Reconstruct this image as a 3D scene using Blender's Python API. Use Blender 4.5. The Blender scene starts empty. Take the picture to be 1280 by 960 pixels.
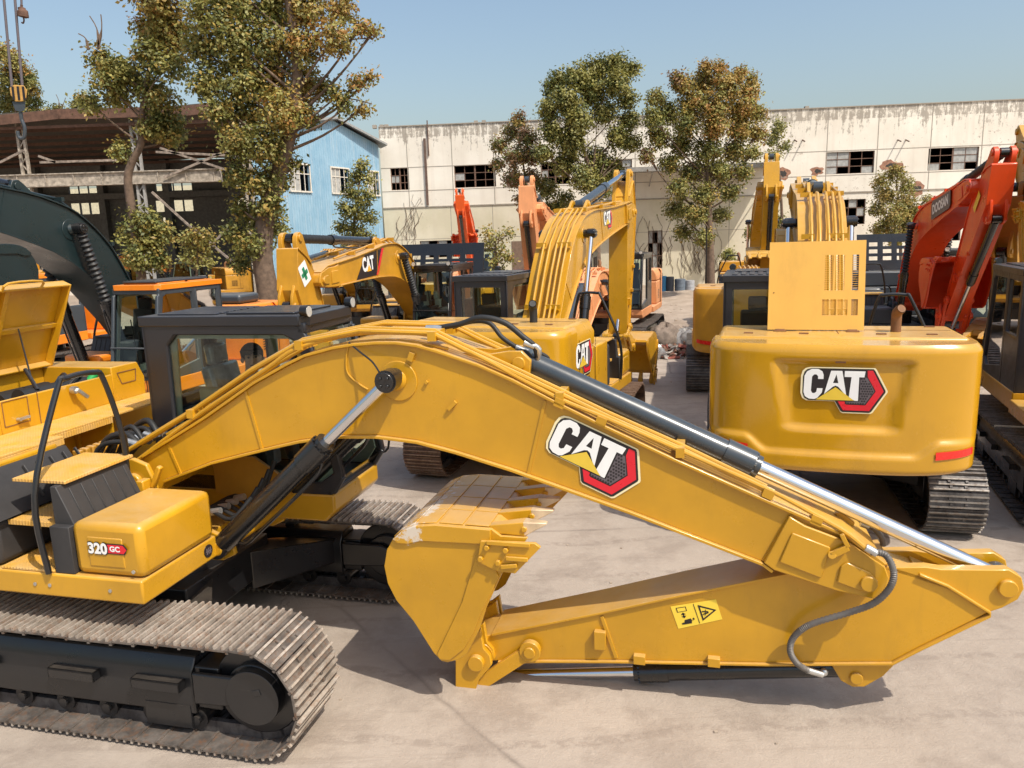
import bpy, math, random
from mathutils import Vector, Matrix
PI = math.pi
R = math.radians
SC = bpy.context.scene
COL = SC.collection
# ---------------------------------------------------------------- camera
CAM_H, CAM_F, PITCH, ROLL = 3.55, 961.0, R(10.9), R(1.8)
_F = Vector((0, math.cos(PITCH), -math.sin(PITCH)))
_U0 = Vector((0, math.sin(PITCH), math.cos(PITCH)))
_R0 = Vector((1, 0, 0))
_R = _R0 * math.cos(ROLL) - _U0 * math.sin(ROLL)
_U = _U0 * math.cos(ROLL) + _R0 * math.sin(ROLL)
_C = Vector((0, 0, CAM_H))
cd = bpy.data.cameras.new('camera'); cam = bpy.data.objects.new('camera', cd); COL.objects.link(cam)
cd.sensor_width = 36; cd.lens = CAM_F / 1280 * 36; cd.clip_start = .05; cd.clip_end = 3000
m = Matrix((_R, _U, -_F)).transposed().to_4x4(); m.translation = _C
cam.matrix_world = m
SC.camera = cam
def ray(px, py): return _F + _R * ((px - 640) / CAM_F) + _U * ((480 - py) / CAM_F)
def at(px, py, Y):
    d = ray(px, py); return _C + d * (Y / d.y)
def onz(px, py, z=0):
    d = ray(px, py); return _C + d * ((z - CAM_H) / d.z)

# ---------------------------------------------------------------- materials
MATS = {}
def nodemat(name):
    m = bpy.data.materials.new(name); m.use_nodes = True
    nt = m.node_tree; b = nt.nodes['Principled BSDF']
    MATS[name] = m
    return m, nt, b
def N(nt, typ, **kw):
    n = nt.nodes.new(typ)
    for k, v in kw.items():
        if k.startswith('i_'): n.inputs[k[2:].replace('_', ' ')].default_value = v
        else: setattr(n, k, v)
    return n
def ramp(nt, fac, stops, interp='LINEAR'):
    r = nt.nodes.new('ShaderNodeValToRGB'); cr = r.color_ramp; cr.interpolation = interp
    while len(cr.elements) < len(stops): cr.elements.new(.5)
    for e, (p, c) in zip(cr.elements, stops):
        e.position = p; e.color = (c, c, c, 1) if isinstance(c, (int, float)) else (*c, 1)
    nt.links.new(fac, r.inputs[0]); return r.outputs[0]
def mixc(nt, fac, a, b, mode='MIX'):
    n = nt.nodes.new('ShaderNodeMix'); n.data_type = 'RGBA'; n.blend_type = mode
    for s, v in ((n.inputs[0], fac), (n.inputs[6], a), (n.inputs[7], b)):
        if hasattr(v, 'links') or isinstance(v, bpy.types.NodeSocket): nt.links.new(v, s)
        elif isinstance(v, (int, float)): s.default_value = v
        else: s.default_value = (*v, 1)
    return n.outputs[2]
def mathn(nt, op, a, b=0.0, c=None):
    n = nt.nodes.new('ShaderNodeMath'); n.operation = op
    for i, v in enumerate((a, b) if c is None else (a, b, c)):
        if isinstance(v, bpy.types.NodeSocket): nt.links.new(v, n.inputs[i])
        else: n.inputs[i].default_value = v
    return n.outputs[0]
def coords(nt, scale=(1, 1, 1), kind='Object'):
    t = nt.nodes.new('ShaderNodeTexCoord'); mp = nt.nodes.new('ShaderNodeMapping')
    nt.links.new(t.outputs[kind], mp.inputs[0]); mp.inputs['Scale'].default_value = scale
    return mp.outputs[0]
def noise(nt, vec, scale, detail=4, rough=.55):
    n = nt.nodes.new('ShaderNodeTexNoise'); nt.links.new(vec, n.inputs['Vector'])
    n.inputs['Scale'].default_value = scale; n.inputs['Detail'].default_value = detail
    n.inputs['Roughness'].default_value = rough
    return n.outputs[0]
def bump(nt, b, h, strength=.3, dist=.02):
    n = nt.nodes.new('ShaderNodeBump'); n.inputs['Strength'].default_value = strength
    n.inputs['Distance'].default_value = dist
    nt.links.new(h, n.inputs['Height']); nt.links.new(n.outputs[0], b.inputs['Normal'])
def upmask(nt):
    g = nt.nodes.new('ShaderNodeNewGeometry'); s = nt.nodes.new('ShaderNodeSeparateXYZ')
    nt.links.new(g.outputs['Normal'], s.inputs[0]); return s.outputs[2]

def paint(name, col, rough=.38, coat=.25, dust=.55, dustcol=(.5, .36, .2), var=.12, metallic=0):
    m, nt, b = nodemat(name)
    v = coords(nt)
    n1 = noise(nt, v, 1.3, 5, .6)
    dark = tuple(c * (1 - var) for c in col); lite = tuple(min(1, c * (1 + var * .7)) for c in col)
    base = mixc(nt, ramp(nt, n1, [(.35, 0.), (.65, 1.)]), dark, lite)
    up = upmask(nt)
    n2 = noise(nt, v, 7, 6, .7)
    grime = ramp(nt, noise(nt, coords(nt, (2.2, 2.2, .5)), 1.7, 8, .72), [(.53, 0.), (.72, .30)])
    base = mixc(nt, grime, base, tuple(c * .55 + .012 for c in col))
    chips = ramp(nt, noise(nt, v, 34, 5, .75), [(.685, 0.), (.71, .55)])
    base = mixc(nt, chips, base, tuple(c * .35 + .02 for c in col))
    scr = ramp(nt, noise(nt, coords(nt, (.9, 9, 13)), 2.4, 6, .8), [(.665, 0.), (.70, .35)])
    base = mixc(nt, scr, base, tuple(min(1, c * .8 + .10) for c in col))
    d = mathn(nt, 'MULTIPLY', ramp(nt, up, [(.55, 0.), (.95, 1.)]), ramp(nt, n2, [(.3, .35), (.7, 1.)]))
    d = mathn(nt, 'MULTIPLY', d, dust)
    base = mixc(nt, d, base, dustcol)
    nt.links.new(base, b.inputs['Base Color'])
    n3 = noise(nt, v, 3.1, 6, .65)
    rr = mathn(nt, 'ADD', ramp(nt, n3, [(.3, rough - .08), (.75, rough + .16)]), mathn(nt, 'MULTIPLY', d, .3))
    nt.links.new(rr, b.inputs['Roughness'])
    b.inputs['Coat Weight'].default_value = coat; b.inputs['Coat Roughness'].default_value = .12
    b.inputs['Metallic'].default_value = metallic
    bump(nt, b, noise(nt, v, 60, 3, .5), .03, .004)
    return m
def plain(name, col, rough=.5, metallic=0, var=.0, coat=0):
    m, nt, b = nodemat(name)
    v = coords(nt); n1 = noise(nt, v, 6, 5, .6)
    var = var or .15
    c = mixc(nt, ramp(nt, n1, [(.3, 0.), (.7, 1.)]), tuple(x * (1 - var) for x in col), tuple(min(1, x * (1 + var)) for x in col))
    nt.links.new(c, b.inputs['Base Color'])
    nt.links.new(ramp(nt, noise(nt, v, 11, 5, .6), [(.3, max(.02, rough - .06)), (.7, rough + .08)]), b.inputs['Roughness'])
    b.inputs['Metallic'].default_value = metallic; b.inputs['Coat Weight'].default_value = coat
    return m

YEL = paint('yellow_paint', (.555, .283, .010), .30, .35, .5, (.56, .40, .21))
YELG = paint('yellow_paint_glossy', (.555, .283, .010), .20, .7, .35, (.56, .40, .21), .06)
YELI = paint('yellow_paint_pale', (.74, .41, .075), .5, .05, .3, (.6, .45, .3), .06)  # paler, rougher yellow for the raised vented panel and its mesh
YELW = paint('yellow_paint_worn', (.54, .26, .015), .42, .15, .75, (.55, .42, .27), .2)
YELD = paint('yellow_paint_shed', (.50, .24, .02), .5, .1, .7, (.4, .3, .18), .25)
BLK = paint('black_paint', (.010, .010, .011), .3, .3, .35, (.16, .13, .10))
CABB = paint('cab_dark_paint', (.016, .017, .022), .34, .25, .38, (.20, .19, .18))
CYL = paint('cylinder_paint', (.035, .045, .055), .25, .4, .15, (.16, .15, .13))
CYB = paint('cylinder_black', (.010, .010, .011), .22, .5, .2, (.12, .10, .08))
ORG = paint('orange_paint', (.88, .24, .012), .36, .25, .5, (.62, .36, .18))
ORED = paint('orange_red_paint', (.80, .11, .014), .36, .25, .3, (.55, .25, .13))
OTAN = paint('faded_orange_paint', (.72, .30, .12), .5, .05, .6, (.6, .4, .26))
RED = paint('red_paint', (.80, .075, .012), .33, .3, .3, (.5, .2, .12))
GRN = paint('dark_green_paint', (.012, .024, .026), .3, .3, .45, (.16, .14, .12))
GRY = paint('grey_paint', (.045, .055, .065), .38, .2, .5, (.3, .28, .25))
CHR = plain('chrome_rod', (.72, .73, .75), .13, 1, .03)
ZINC = plain('zinc_fitting', (.55, .55, .53), .35, .8)
RUB = plain('black_rubber', (.018, .018, .018), .55)
PLA = plain('moulded_black_plastic', (.035, .033, .033), .6)
SEATM = plain('seat_fabric', (.03, .03, .034), .8)
REDM = plain('red_reflector', (.75, .02, .012), .25, coat=.5)
WHT = plain('white_decal', (.82, .82, .80), .35, var=.03)
GOLD = plain('gold_decal', (.72, .50, .05), .35, var=.05)
DEC = plain('black_decal', (.018, .014, .016), .35, var=.05)
DRD = plain('red_decal', (.68, .015, .03), .3, var=.05)
CRM = plain('cream_decal_edge', (.85, .75, .45), .4, var=.03)
GRD = plain('grey_decal', (.12, .10, .11), .4, var=.05)
WYE = plain('warning_yellow', (.88, .62, .06), .4, var=.03)
GRE = plain('green_decal', (.01, .22, .10), .4, var=.05)
BROWNI = plain('rusty_inner', (.20, .09, .035), .7, var=.3)
TOOTH = plain('worn_steel', (.62, .47, .30), .45, .25, var=.25)
LAMP = plain('lamp_lens', (.55, .55, .52), .12, .3)

def shoe_mat(name, c1, c2, c3):
    m, nt, b = nodemat(name); v = coords(nt)
    n1 = noise(nt, v, 5.5, 7, .72); n2 = noise(nt, v, 23, 5, .65)
    c = mixc(nt, ramp(nt, n1, [(.38, 0.), (.62, 1.)]), c1, c2)
    c = mixc(nt, ramp(nt, n2, [(.5, 0.), (.72, .8)]), c, c3)
    nt.links.new(c, b.inputs['Base Color'])
    nt.links.new(ramp(nt, n2, [(.3, .32), (.7, .7)]), b.inputs['Roughness'])
    b.inputs['Metallic'].default_value = .35
    bump(nt, b, n2, .25, .003)
    return m
SHOE = shoe_mat('track_steel', (.10, .088, .078), (.22, .19, .165), (.20, .10, .05))
SHOE2 = shoe_mat('track_steel_rusty', (.13, .075, .05), (.22, .14, .09), (.12, .05, .03))
GROUS = shoe_mat('grouser_worn_steel', (.33, .28, .23), (.55, .49, .42), (.27, .15, .085))
GROUSD = shoe_mat('grouser_dark_steel', (.13, .115, .10), (.25, .225, .20), (.14, .09, .06))
GROUSR = shoe_mat('grouser_rusty_steel', (.24, .15, .10), (.38, .26, .18), (.16, .07, .04))
SHOE3 = shoe_mat('track_steel_dark', (.05, .045, .045), (.13, .12, .115), (.06, .045, .04))

TRIM = plain('grey_green_trim', (.34, .38, .31), .6)
WRAP = plain('plastic_wrapped_fabric', (.24, .26, .27), .18, var=.5, coat=.6)
def bucket_mat():
    m = YEL.copy(); m.name = 'bucket_paint'; nt = m.node_tree; b = nt.nodes['Principled BSDF']
    old = b.inputs['Base Color'].links[0].from_socket; v = coords(nt)
    s = nt.nodes.new('ShaderNodeSeparateXYZ'); nt.links.new(v, s.inputs[0])
    band = mathn(nt, 'MULTIPLY', ramp(nt, mathn(nt, 'MULTIPLY', s.outputs[0], .1), [(.236, 1.), (.262, 1.), (.285, 0.)]), ramp(nt, mathn(nt, 'MULTIPLY', s.outputs[2], .1), [(.120, 0.), (.138, 1.)]))
    n = noise(nt, v, 9, 8, .75)
    k = ramp(nt, mathn(nt, 'ADD', n, mathn(nt, 'MULTIPLY', band, .24)), [(.70, 0.), (.76, .9)])
    nt.links.new(mixc(nt, k, old, (.62, .56, .48)), b.inputs['Base Color'])
    return m
BKT = bucket_mat()
def tread_mat():
    m, nt, b = nodemat('yellow_tread_plate'); v = coords(nt)
    c = mixc(nt, ramp(nt, noise(nt, v, 6, 5, .6), [(.3, 0.), (.7, .65)]), (.70, .36, .035), (.60, .42, .22))
    nt.links.new(c, b.inputs['Base Color']); b.inputs['Roughness'].default_value = .42
    w1 = N(nt, 'ShaderNodeTexWave'); w2 = N(nt, 'ShaderNodeTexWave')
    for w, rot in ((w1, .785), (w2, -.785)):
        mp = nt.nodes.new('ShaderNodeMapping'); nt.links.new(v, mp.inputs[0]); mp.inputs['Rotation'].default_value = (0, 0, rot)
        nt.links.new(mp.outputs[0], w.inputs['Vector']); w.inputs['Scale'].default_value = 16
    h = mathn(nt, 'MULTIPLY', w1.outputs['Fac'] if 'Fac' in w1.outputs else w1.outputs[1], w2.outputs[1])
    bump(nt, b, h, .45, .008)
    return m
TREAD = tread_mat()

def glass_mat(name, tint, refl=1.45):
    m, nt, b = nodemat(name)
    t = N(nt, 'ShaderNodeBsdfTransparent'); t.inputs[0].default_value = (*tint, 1)
    g = N(nt, 'ShaderNodeBsdfGlossy'); g.inputs['Roughness'].default_value = .02
    f = N(nt, 'ShaderNodeFresnel'); f.inputs[0].default_value = refl
    mx = N(nt, 'ShaderNodeMixShader')
    nt.links.new(f.outputs[0], mx.inputs[0]); nt.links.new(t.outputs[0], mx.inputs[1]); nt.links.new(g.outputs[0], mx.inputs[2])
    nt.links.new(mx.outputs[0], nt.nodes['Material Output'].inputs[0])
    return m
GLS = glass_mat('cab_glass', (.84, .93, .86), 1.65)
GLS2 = glass_mat('window_glass', (.35, .42, .45), 1.8)

# ---------------------------------------------------------------- mesh builder
class MB:
    def __init__(s): s.v = []; s.f = []; s.m = []
    def add(s, vs, fs, m=0):
        o = len(s.v); s.v += [tuple(x) for x in vs]
        for f in fs: s.f.append([o + i for i in f]); s.m.append(m)
        return s
    def box(s, x0, x1, y0, y1, z0, z1, m=0):
        v = [(x, y, z) for z in (z0, z1) for y in (y0, y1) for x in (x0, x1)]
        return s.add(v, [(0, 2, 3, 1), (4, 5, 7, 6), (0, 1, 5, 4), (2, 6, 7, 3), (0, 4, 6, 2), (1, 3, 7, 5)], m)
    def obox(s, c, ax, ay, az, m=0):
        c = Vector(c); ax, ay, az = Vector(ax), Vector(ay), Vector(az)
        v = [c + ax * x + ay * y + az * z for z in (-1, 1) for y in (-1, 1) for x in (-1, 1)]
        return s.add(v, [(0, 2, 3, 1), (4, 5, 7, 6), (0, 1, 5, 4), (2, 6, 7, 3), (0, 4, 6, 2), (1, 3, 7, 5)], m)
    def bar(s, p0, p1, w, h, m=0, up=(0, 0, 1)):
        p0, p1 = Vector(p0), Vector(p1); d = (p1 - p0); L = d.length
        if L < 1e-6: return s
        d.normalize(); up = Vector(up)
        if abs(d.dot(up)) > .98: up = Vector((0, 1, 0))
        sd = d.cross(up).normalized(); u2 = sd.cross(d)
        return s.obox((p0 + p1) / 2, d * (L / 2), sd * (w / 2), u2 * (h / 2), m)
    def prism(s, pts, f0, f1, m=0):
        n = len(pts); a = [f0(p) for p in pts]; b = [f1(p) for p in pts]
        return s.add(a + b, [tuple(range(n))[::-1], tuple(range(n, 2 * n))] + [(i, (i + 1) % n, n + (i + 1) % n, n + i) for i in range(n)], m)
    def py(s, pts, y0, y1, m=0):          # outline in x,z, extruded along y
        return s.prism(pts, lambda p: (p[0], y0, p[1]), lambda p: (p[0], y1, p[1]), m)
    def px(s, pts, x0, x1, m=0):          # outline in y,z
        return s.prism(pts, lambda p: (x0, p[0], p[1]), lambda p: (x1, p[0], p[1]), m)
    def pz(s, pts, z0, z1, m=0):
        return s.prism(pts, lambda p: (p[0], p[1], z0), lambda p: (p[0], p[1], z1), m)
    def ring(s, outer, inner, f0, f1, m=0):
        n = len(outer)
        v = [f0(p) for p in outer] + [f0(p) for p in inner] + [f1(p) for p in outer] + [f1(p) for p in inner]
        fs = []
        for i in range(n):
            j = (i + 1) % n
            fs += [(i, j, n + j, n + i), (2 * n + i, 3 * n + i, 3 * n + j, 2 * n + j), (i, 2 * n + i, 2 * n + j, j), (n + i, n + j, 3 * n + j, 3 * n + i)]
        return s.add(v, fs, m)
    def strip(s, path, y0, y1, th, m=0):   # plate that follows a path in x,z
        P = [Vector((p[0], p[1])) for p in path]; nn = []
        for i in range(len(P)):
            t = (P[min(i + 1, len(P) - 1)] - P[max(i - 1, 0)]).normalized(); nn.append(Vector((-t.y, t.x)))
        v = []
        for p, n_ in zip(P, nn):
            q = p + n_ * th
            v += [(p.x, y0, p.y), (p.x, y1, p.y), (q.x, y1, q.y), (q.x, y0, q.y)]
        fs = [(0, 1, 2, 3), tuple(4 * (len(P) - 1) + k for k in (3, 2, 1, 0))]
        for i in range(len(P) - 1):
            a, b = 4 * i, 4 * i + 4
            for k in range(4): fs.append((a + k, b + k, b + (k + 1) % 4, a + (k + 1) % 4))
        return s.add(v, fs, m)
    def tube(s, path, r, seg=8, m=0, caps=True):
        P = [Vector(p) for p in path]; rs = r if isinstance(r, (list, tuple)) else [r] * len(P)
        o = len(s.v); prev = None
        for i, p in enumerate(P):
            t = (P[min(i + 1, len(P) - 1)] - P[max(i - 1, 0)])
            if t.length < 1e-9: t = Vector((0, 0, 1))
            t.normalize()
            if prev is None:
                a = Vector((0, 0, 1)) if abs(t.z) < .9 else Vector((1, 0, 0))
                u = t.cross(a).normalized()
            else:
                u = (prev - t * prev.dot(t))
                u = u.normalized() if u.length > 1e-6 else t.orthogonal().normalized()
            prev = u; w = t.cross(u)
            for k in range(seg):
                an = 2 * PI * k / seg; q = p + (u * math.cos(an) + w * math.sin(an)) * rs[i]; s.v.append(tuple(q))
        for i in range(len(P) - 1):
            for k in range(seg):
                a = o + i * seg + k; b = o + i * seg + (k + 1) % seg
                s.f.append([a, b, b + seg, a + seg]); s.m.append(m)
        if caps:
            s.f.append([o + k for k in range(seg)][::-1]); s.m.append(m)
            e = o + (len(P) - 1) * seg; s.f.append([e + k for k in range(seg)]); s.m.append(m)
        return s
    def cyl(s, p0, p1, r0, r1=None, seg=20, m=0):
        return s.tube([p0, p1], [r0, r0 if r1 is None else r1], seg, m)
    def ball(s, c, r, seg=10, m=0, sz=1.):
        o = len(s.v); rg = seg // 2
        for i in range(rg + 1):
            a = PI * i / rg
            for k in range(seg):
                b = 2 * PI * k / seg
                s.v.append((c[0] + r * math.sin(a) * math.cos(b), c[1] + r * math.sin(a) * math.sin(b), c[2] + r * sz * math.cos(a)))
        for i in range(rg):
            for k in range(seg):
                s.f.append([o + i * seg + k, o + (i + 1) * seg + k, o + (i + 1) * seg + (k + 1) % seg, o + i * seg + (k + 1) % seg]); s.m.append(m)
        return s
    def grid(s, fn, nu, nv, m=0):
        o = len(s.v)
        for j in range(nv + 1):
            for i in range(nu + 1): s.v.append(tuple(fn(i / nu, j / nv)))
        for j in range(nv):
            for i in range(nu):
                a = o + j * (nu + 1) + i
                s.f.append([a, a + 1, a + nu + 2, a + nu + 1]); s.m.append(m)
        return s
    def gridwall(s, x0, x1, z0, z1, holes, f, m=0):   # wall sheet with real openings; f(x,z,side)
        xs = sorted({x0, x1, *[h[0] for h in holes], *[h[1] for h in holes]}); zs = sorted({z0, z1, *[h[2] for h in holes], *[h[3] for h in holes]})
        for i in range(len(xs) - 1):
            for j in range(len(zs) - 1):
                a, b, c, d = xs[i], xs[i + 1], zs[j], zs[j + 1]; cx, cz = (a + b) / 2, (c + d) / 2
                if any(h[0] < cx < h[1] and h[2] < cz < h[3] for h in holes): continue
                v = [f(x, z, sd) for sd in (0, 1) for x, z in ((a, c), (b, c), (b, d), (a, d))]
                s.add(v, [(0, 1, 2, 3), (7, 6, 5, 4)], m)
        for h in holes:
            a, b, c, d = h
            q = [(a, c), (b, c), (b, d), (a, d)]
            for k in range(4):
                p, r = q[k], q[(k + 1) % 4]
                s.add([f(*p, 0), f(*r, 0), f(*r, 1), f(*p, 1)], [(0, 1, 2, 3)], m)
        q = [(x0, z0), (x1, z0), (x1, z1), (x0, z1)]
        for k in range(4):
            p, r = q[k], q[(k + 1) % 4]
            s.add([f(*p, 0), f(*r, 0), f(*r, 1), f(*p, 1)], [(0, 1, 2, 3)], m)
        return s
    def build(s, name, mats, parent=None, bevel=0, smooth=35, label=None, mat=None, split=None):
        if split:
            return s.split_build(name, mats, parent, bevel, smooth, label, split)
        if not isinstance(mats, (list, tuple)): mats = [mats]
        me = bpy.data.meshes.new(name); me.from_pydata(s.v, [], s.f)
        for mm in mats: me.materials.append(mm)
        me.polygons.foreach_set('material_index', s.m)
        me.validate()
        if smooth:
            me.shade_smooth(); me.set_sharp_from_angle(angle=R(smooth))
        me.update()
        o = bpy.data.objects.new(name, me); COL.objects.link(o)
        if parent is not None: o.parent = parent
        if label: o['label'] = label
        if bevel:
            md = o.modifiers.new('Bevel', 'BEVEL'); md.width = bevel; md.segments = 2; md.limit_method = 'ANGLE'; md.angle_limit = R(40)
            md.harden_normals = False
        return o
def _split_build(s, name, mats, parent, bevel, smooth, label, split):
    par = list(range(len(s.v)))
    def find(i):
        while par[i] != i: par[i] = par[par[i]]; i = par[i]
        return i
    for f in s.f:
        a = find(f[0])
        for q in f[1:]: par[find(q)] = a
    isl = {}
    for k, f in enumerate(s.f): isl.setdefault(find(f[0]), []).append(k)
    groups = {}
    for root_, fs in isl.items():
        vs = {q for k in fs for q in s.f[k]}
        c = [sum(s.v[q][a] for q in vs) / len(vs) for a in range(3)]
        key = root_ if split == 'island' else split(c)
        groups.setdefault(key, []).extend(fs)
    first = None
    for key, fs in groups.items():
        mb = MB(); mp = {}
        for k in fs:
            f = s.f[k]
            for q in f:
                if q not in mp: mp[q] = len(mb.v); mb.v.append(s.v[q])
            mb.f.append([mp[q] for q in f]); mb.m.append(s.m[k])
        o = mb.build(name, mats, parent, bevel, smooth, label)
        first = first or o
    return first
MB.split_build = _split_build
SY = lambda c: c[1] > 0
def thing(name, label, cat, loc=(0, 0, 0), rz=0, group=None):
    o = bpy.data.objects.new(name, None); COL.objects.link(o)
    o.empty_display_size = .2
    o.location = loc; o.rotation_euler = (0, 0, rz); o['label'] = label; o['category'] = cat
    if group: o['group'] = group
    return o
def tag(o, label, cat, group=None):
    o['label'] = label; o['category'] = cat
    if group: o['group'] = group
    return o
def structure(o): o['kind'] = 'structure'; return o
def recalc(o):
    import bmesh
    bm = bmesh.new(); bm.from_mesh(o.data); bmesh.ops.recalc_face_normals(bm, faces=bm.faces); bm.to_mesh(o.data); bm.free()
def smoothpath(P, n=6):
    P = [Vector(p) for p in P]; out = []
    for i in range(len(P) - 1):
        a = P[max(i - 1, 0)]; b = P[i]; c = P[i + 1]; d = P[min(i + 2, len(P) - 1)]
        for k in range(n):
            t = k / n
            out.append(.5 * ((2 * b) + (c - a) * t + (2 * a - 5 * b + 4 * c - d) * t * t + (3 * b - a - 3 * c + d) * t ** 3))
    out.append(P[-1]); return out
def lerp(a, b, t): return a + (b - a) * t
class Frame:                                   # machine frame: x forward, y left, z up
    def __init__(s, x, y, h):
        s.o = Vector((x, y, 0)); s.h = R(h)
        s.fx = Vector((math.cos(s.h), math.sin(s.h), 0)); s.fy = Vector((-s.fx.y, s.fx.x, 0))
    def w(s, x, y, z): return s.o + s.fx * x + s.fy * y + Vector((0, 0, z))
    def loc(s, P): d = P - s.o; return Vector((d.dot(s.fx), d.dot(s.fy), d.z))
    def py(s, px, py, y):
        d = ray(px, py); P0 = s.w(0, y, 0); t = (P0 - _C).dot(s.fy) / d.dot(s.fy); q = s.loc(_C + d * t); return (q.x, q.z)
    def px(s, px, py, x):
        d = ray(px, py); P0 = s.w(x, 0, 0); t = (P0 - _C).dot(s.fx) / d.dot(s.fx); q = s.loc(_C + d * t); return (q.y, q.z)

# ---------------------------------------------------------------- lettering and marks
def text_mesh(mb, txt, o, u, v, n, height, width=None, off=.0, bold=.02, m=0, depth=.002):
    c = bpy.data.curves.new('txt', 'FONT'); c.body = txt; c.size = 1; c.offset = bold; c.align_x = 'LEFT'
    ob = bpy.data.objects.new('txt', c); COL.objects.link(ob)
    dg = bpy.context.evaluated_depsgraph_get(); dg.update()
    me = bpy.data.meshes.new_from_object(ob.evaluated_get(dg))
    xs = [q.co.x for q in me.vertices]; ys = [q.co.y for q in me.vertices]
    x0, x1, y0, y1 = min(xs), max(xs), min(ys), max(ys)
    sy = height / (y1 - y0); sx = (width / (x1 - x0)) if width else sy
    o, u, v, n = Vector(o), Vector(u).normalized(), Vector(v).normalized(), Vector(n).normalized()
    mb.add([o + u * ((q.co.x - x0) * sx) + v * ((q.co.y - y0) * sy) + n * off for q in me.vertices], [tuple(p.vertices) for p in me.polygons], m)
    bpy.data.objects.remove(ob); bpy.data.meshes.remove(me); bpy.data.curves.remove(c)
    return mb
C_L = [(297, 312), (270, 312), (270, 298), (262, 288), (250, 288), (240, 300), (237, 375), (243, 388), (254, 390), (264, 382), (267, 362), (295, 362), (292, 385), (270, 415), (256, 422), (228, 420), (208, 408), (200, 385), (202, 295), (214, 272), (238, 258), (270, 258), (290, 270), (297, 290)]
A_L = [(333, 266), (388, 266), (412, 395), (397, 382), (372, 352), (358, 346), (345, 352), (303, 393)]
A_H = [(345, 332), (371, 332), (360, 285)]
T_L = [(400, 266), (500, 266), (496, 298), (471, 298), (471, 425), (455, 425), (425, 408), (434, 298), (400, 298)]
TRI = [(262, 424), (358, 354), (452, 424)]
BODY = [(195, 300), (202, 274), (216, 260), (238, 254), (538, 254), (546, 262), (601, 368), (601, 376), (538, 482), (528, 488), (398, 488), (388, 482), (358, 428), (225, 428), (205, 416), (195, 390)]
REDO = [(510, 262), (536, 262), (592, 371), (528, 478), (400, 478), (372, 430), (405, 430), (415, 448), (508, 448), (554, 371), (512, 296)]
HEXI = [(478, 300), (510, 300), (548, 371), (504, 443), (418, 443), (410, 430), (478, 428)]
def tri_fan(mb, pts, f, m):
    from mathutils.geometry import tessellate_polygon
    t = tessellate_polygon([[Vector((p[0], p[1], 0)) for p in pts]])
    mb.add([f(p) for p in pts], [tuple(x) for x in t], m)
def logo(parent, o, u, v, n, w, name='logo', fine=True):
    """shield mark, w metres wide; o = centre; u right, v up, n outward"""
    o, u, v, n = Vector(o), Vector(u).normalized(), Vector(v).normalized(), Vector(n).normalized()
    k = w / 407.; mb = MB()
    def F(d, g=1.0): return lambda p: o + u * ((p[0] - 398) * k * g) + v * (-(p[1] - 371) * k * g) + n * d
    tri_fan(mb, BODY, F(.002, 1.05), 0)
    tri_fan(mb, BODY, F(.004), 1)
    tri_fan(mb, REDO, F(.006), 2)
    tri_fan(mb, HEXI, F(.006), 5)
    if fine:
        for r_ in range(11):
            for c_ in range(13):
                x = 412 + c_ * 12 + (r_ % 2) * 6; y = 306 + r_ * 13.4
                if y < 430 and x < 484: continue
                if x + 7 > lerp(510, 548, max(0, 1 - abs(y - 371) / 71)) or y > 440: continue
                tri_fan(mb, [(x + 5 * math.cos(a * PI / 3 + .5), y + 5 * math.sin(a * PI / 3 + .5)) for a in range(6)], F(.0075), 1)
    tri_fan(mb, C_L, F(.009), 3); tri_fan(mb, T_L, F(.009), 3)
    AL = [A_L[0], A_L[1], A_L[2], A_L[3], A_L[4], A_L[5]]
    tri_fan(mb, [(333, 266), (360, 266), (360, 285), (345, 332), (345, 352), (303, 393)], F(.009), 3)
    tri_fan(mb, [(360, 266), (388, 266), (412, 395), (397, 382), (372, 352), (371, 332), (360, 285)], F(.009), 3)
    tri_fan(mb, [(345, 332), (371, 332), (372, 352), (358, 346), (345, 352)], F(.009), 3)
    tri_fan(mb, TRI, F(.0105), 4)
    ob = mb.build(name, [CRM, DEC, DRD, WHT, GOLD, GRD], parent, smooth=0)
    recalc(ob); return ob
# ---------------------------------------------------------------- arm outlines (x forward, z up), folded pose
BOOM = [(0.08, 1.46), (-0.06, 1.57), (-0.04, 1.69), (0.12, 1.81), (0.43, 1.98), (0.77, 2.17), (1.24, 2.46), (1.54, 2.61), (1.7, 2.68), (1.94, 2.74), (2.1, 2.765), (2.3, 2.78), (2.46, 2.78), (2.62, 2.76), (2.77, 2.72), (3.08, 2.62), (3.34, 2.51), (3.6, 2.38), (3.95, 2.21), (4.49, 1.96), (5.14, 1.68), (5.38, 1.58), (5.66, 1.46), (5.89, 1.28), (5.92, 1.2), (5.9, 1.1), (5.84, 1.05), (5.6, 1.09), (5.19, 1.19), (5.12, 1.24), (4.19, 1.57), (3.32, 1.85), (2.89, 1.97), (2.58, 2.04), (2.25, 2.07), (1.93, 2.06), (1.59, 2.01), (1.34, 1.95), (0.77, 1.8), (0.29, 1.62), (0.25, 1.52)]
STICK = [(2.86, 0.25), (2.91, 0.34), (3.0, 0.39), (3.08, 0.41), (3.96, 0.68), (4.57, 0.88), (5.29, 1.1), (5.97, 1.24), (6.2, 1.23), (6.29, 1.22), (6.6, 1.24), (6.70, 1.25), (6.78, 1.2), (6.79, 1.12), (6.76, 1.05), (6.68, 0.97), (6.6, 0.93), (6.19, 0.63), (6.02, 0.5), (5.18, 0.4), (4.07, 0.3), (3.5, 0.24), (3.07, 0.18), (2.95, 0.13), (2.87, 0.17)]
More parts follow.
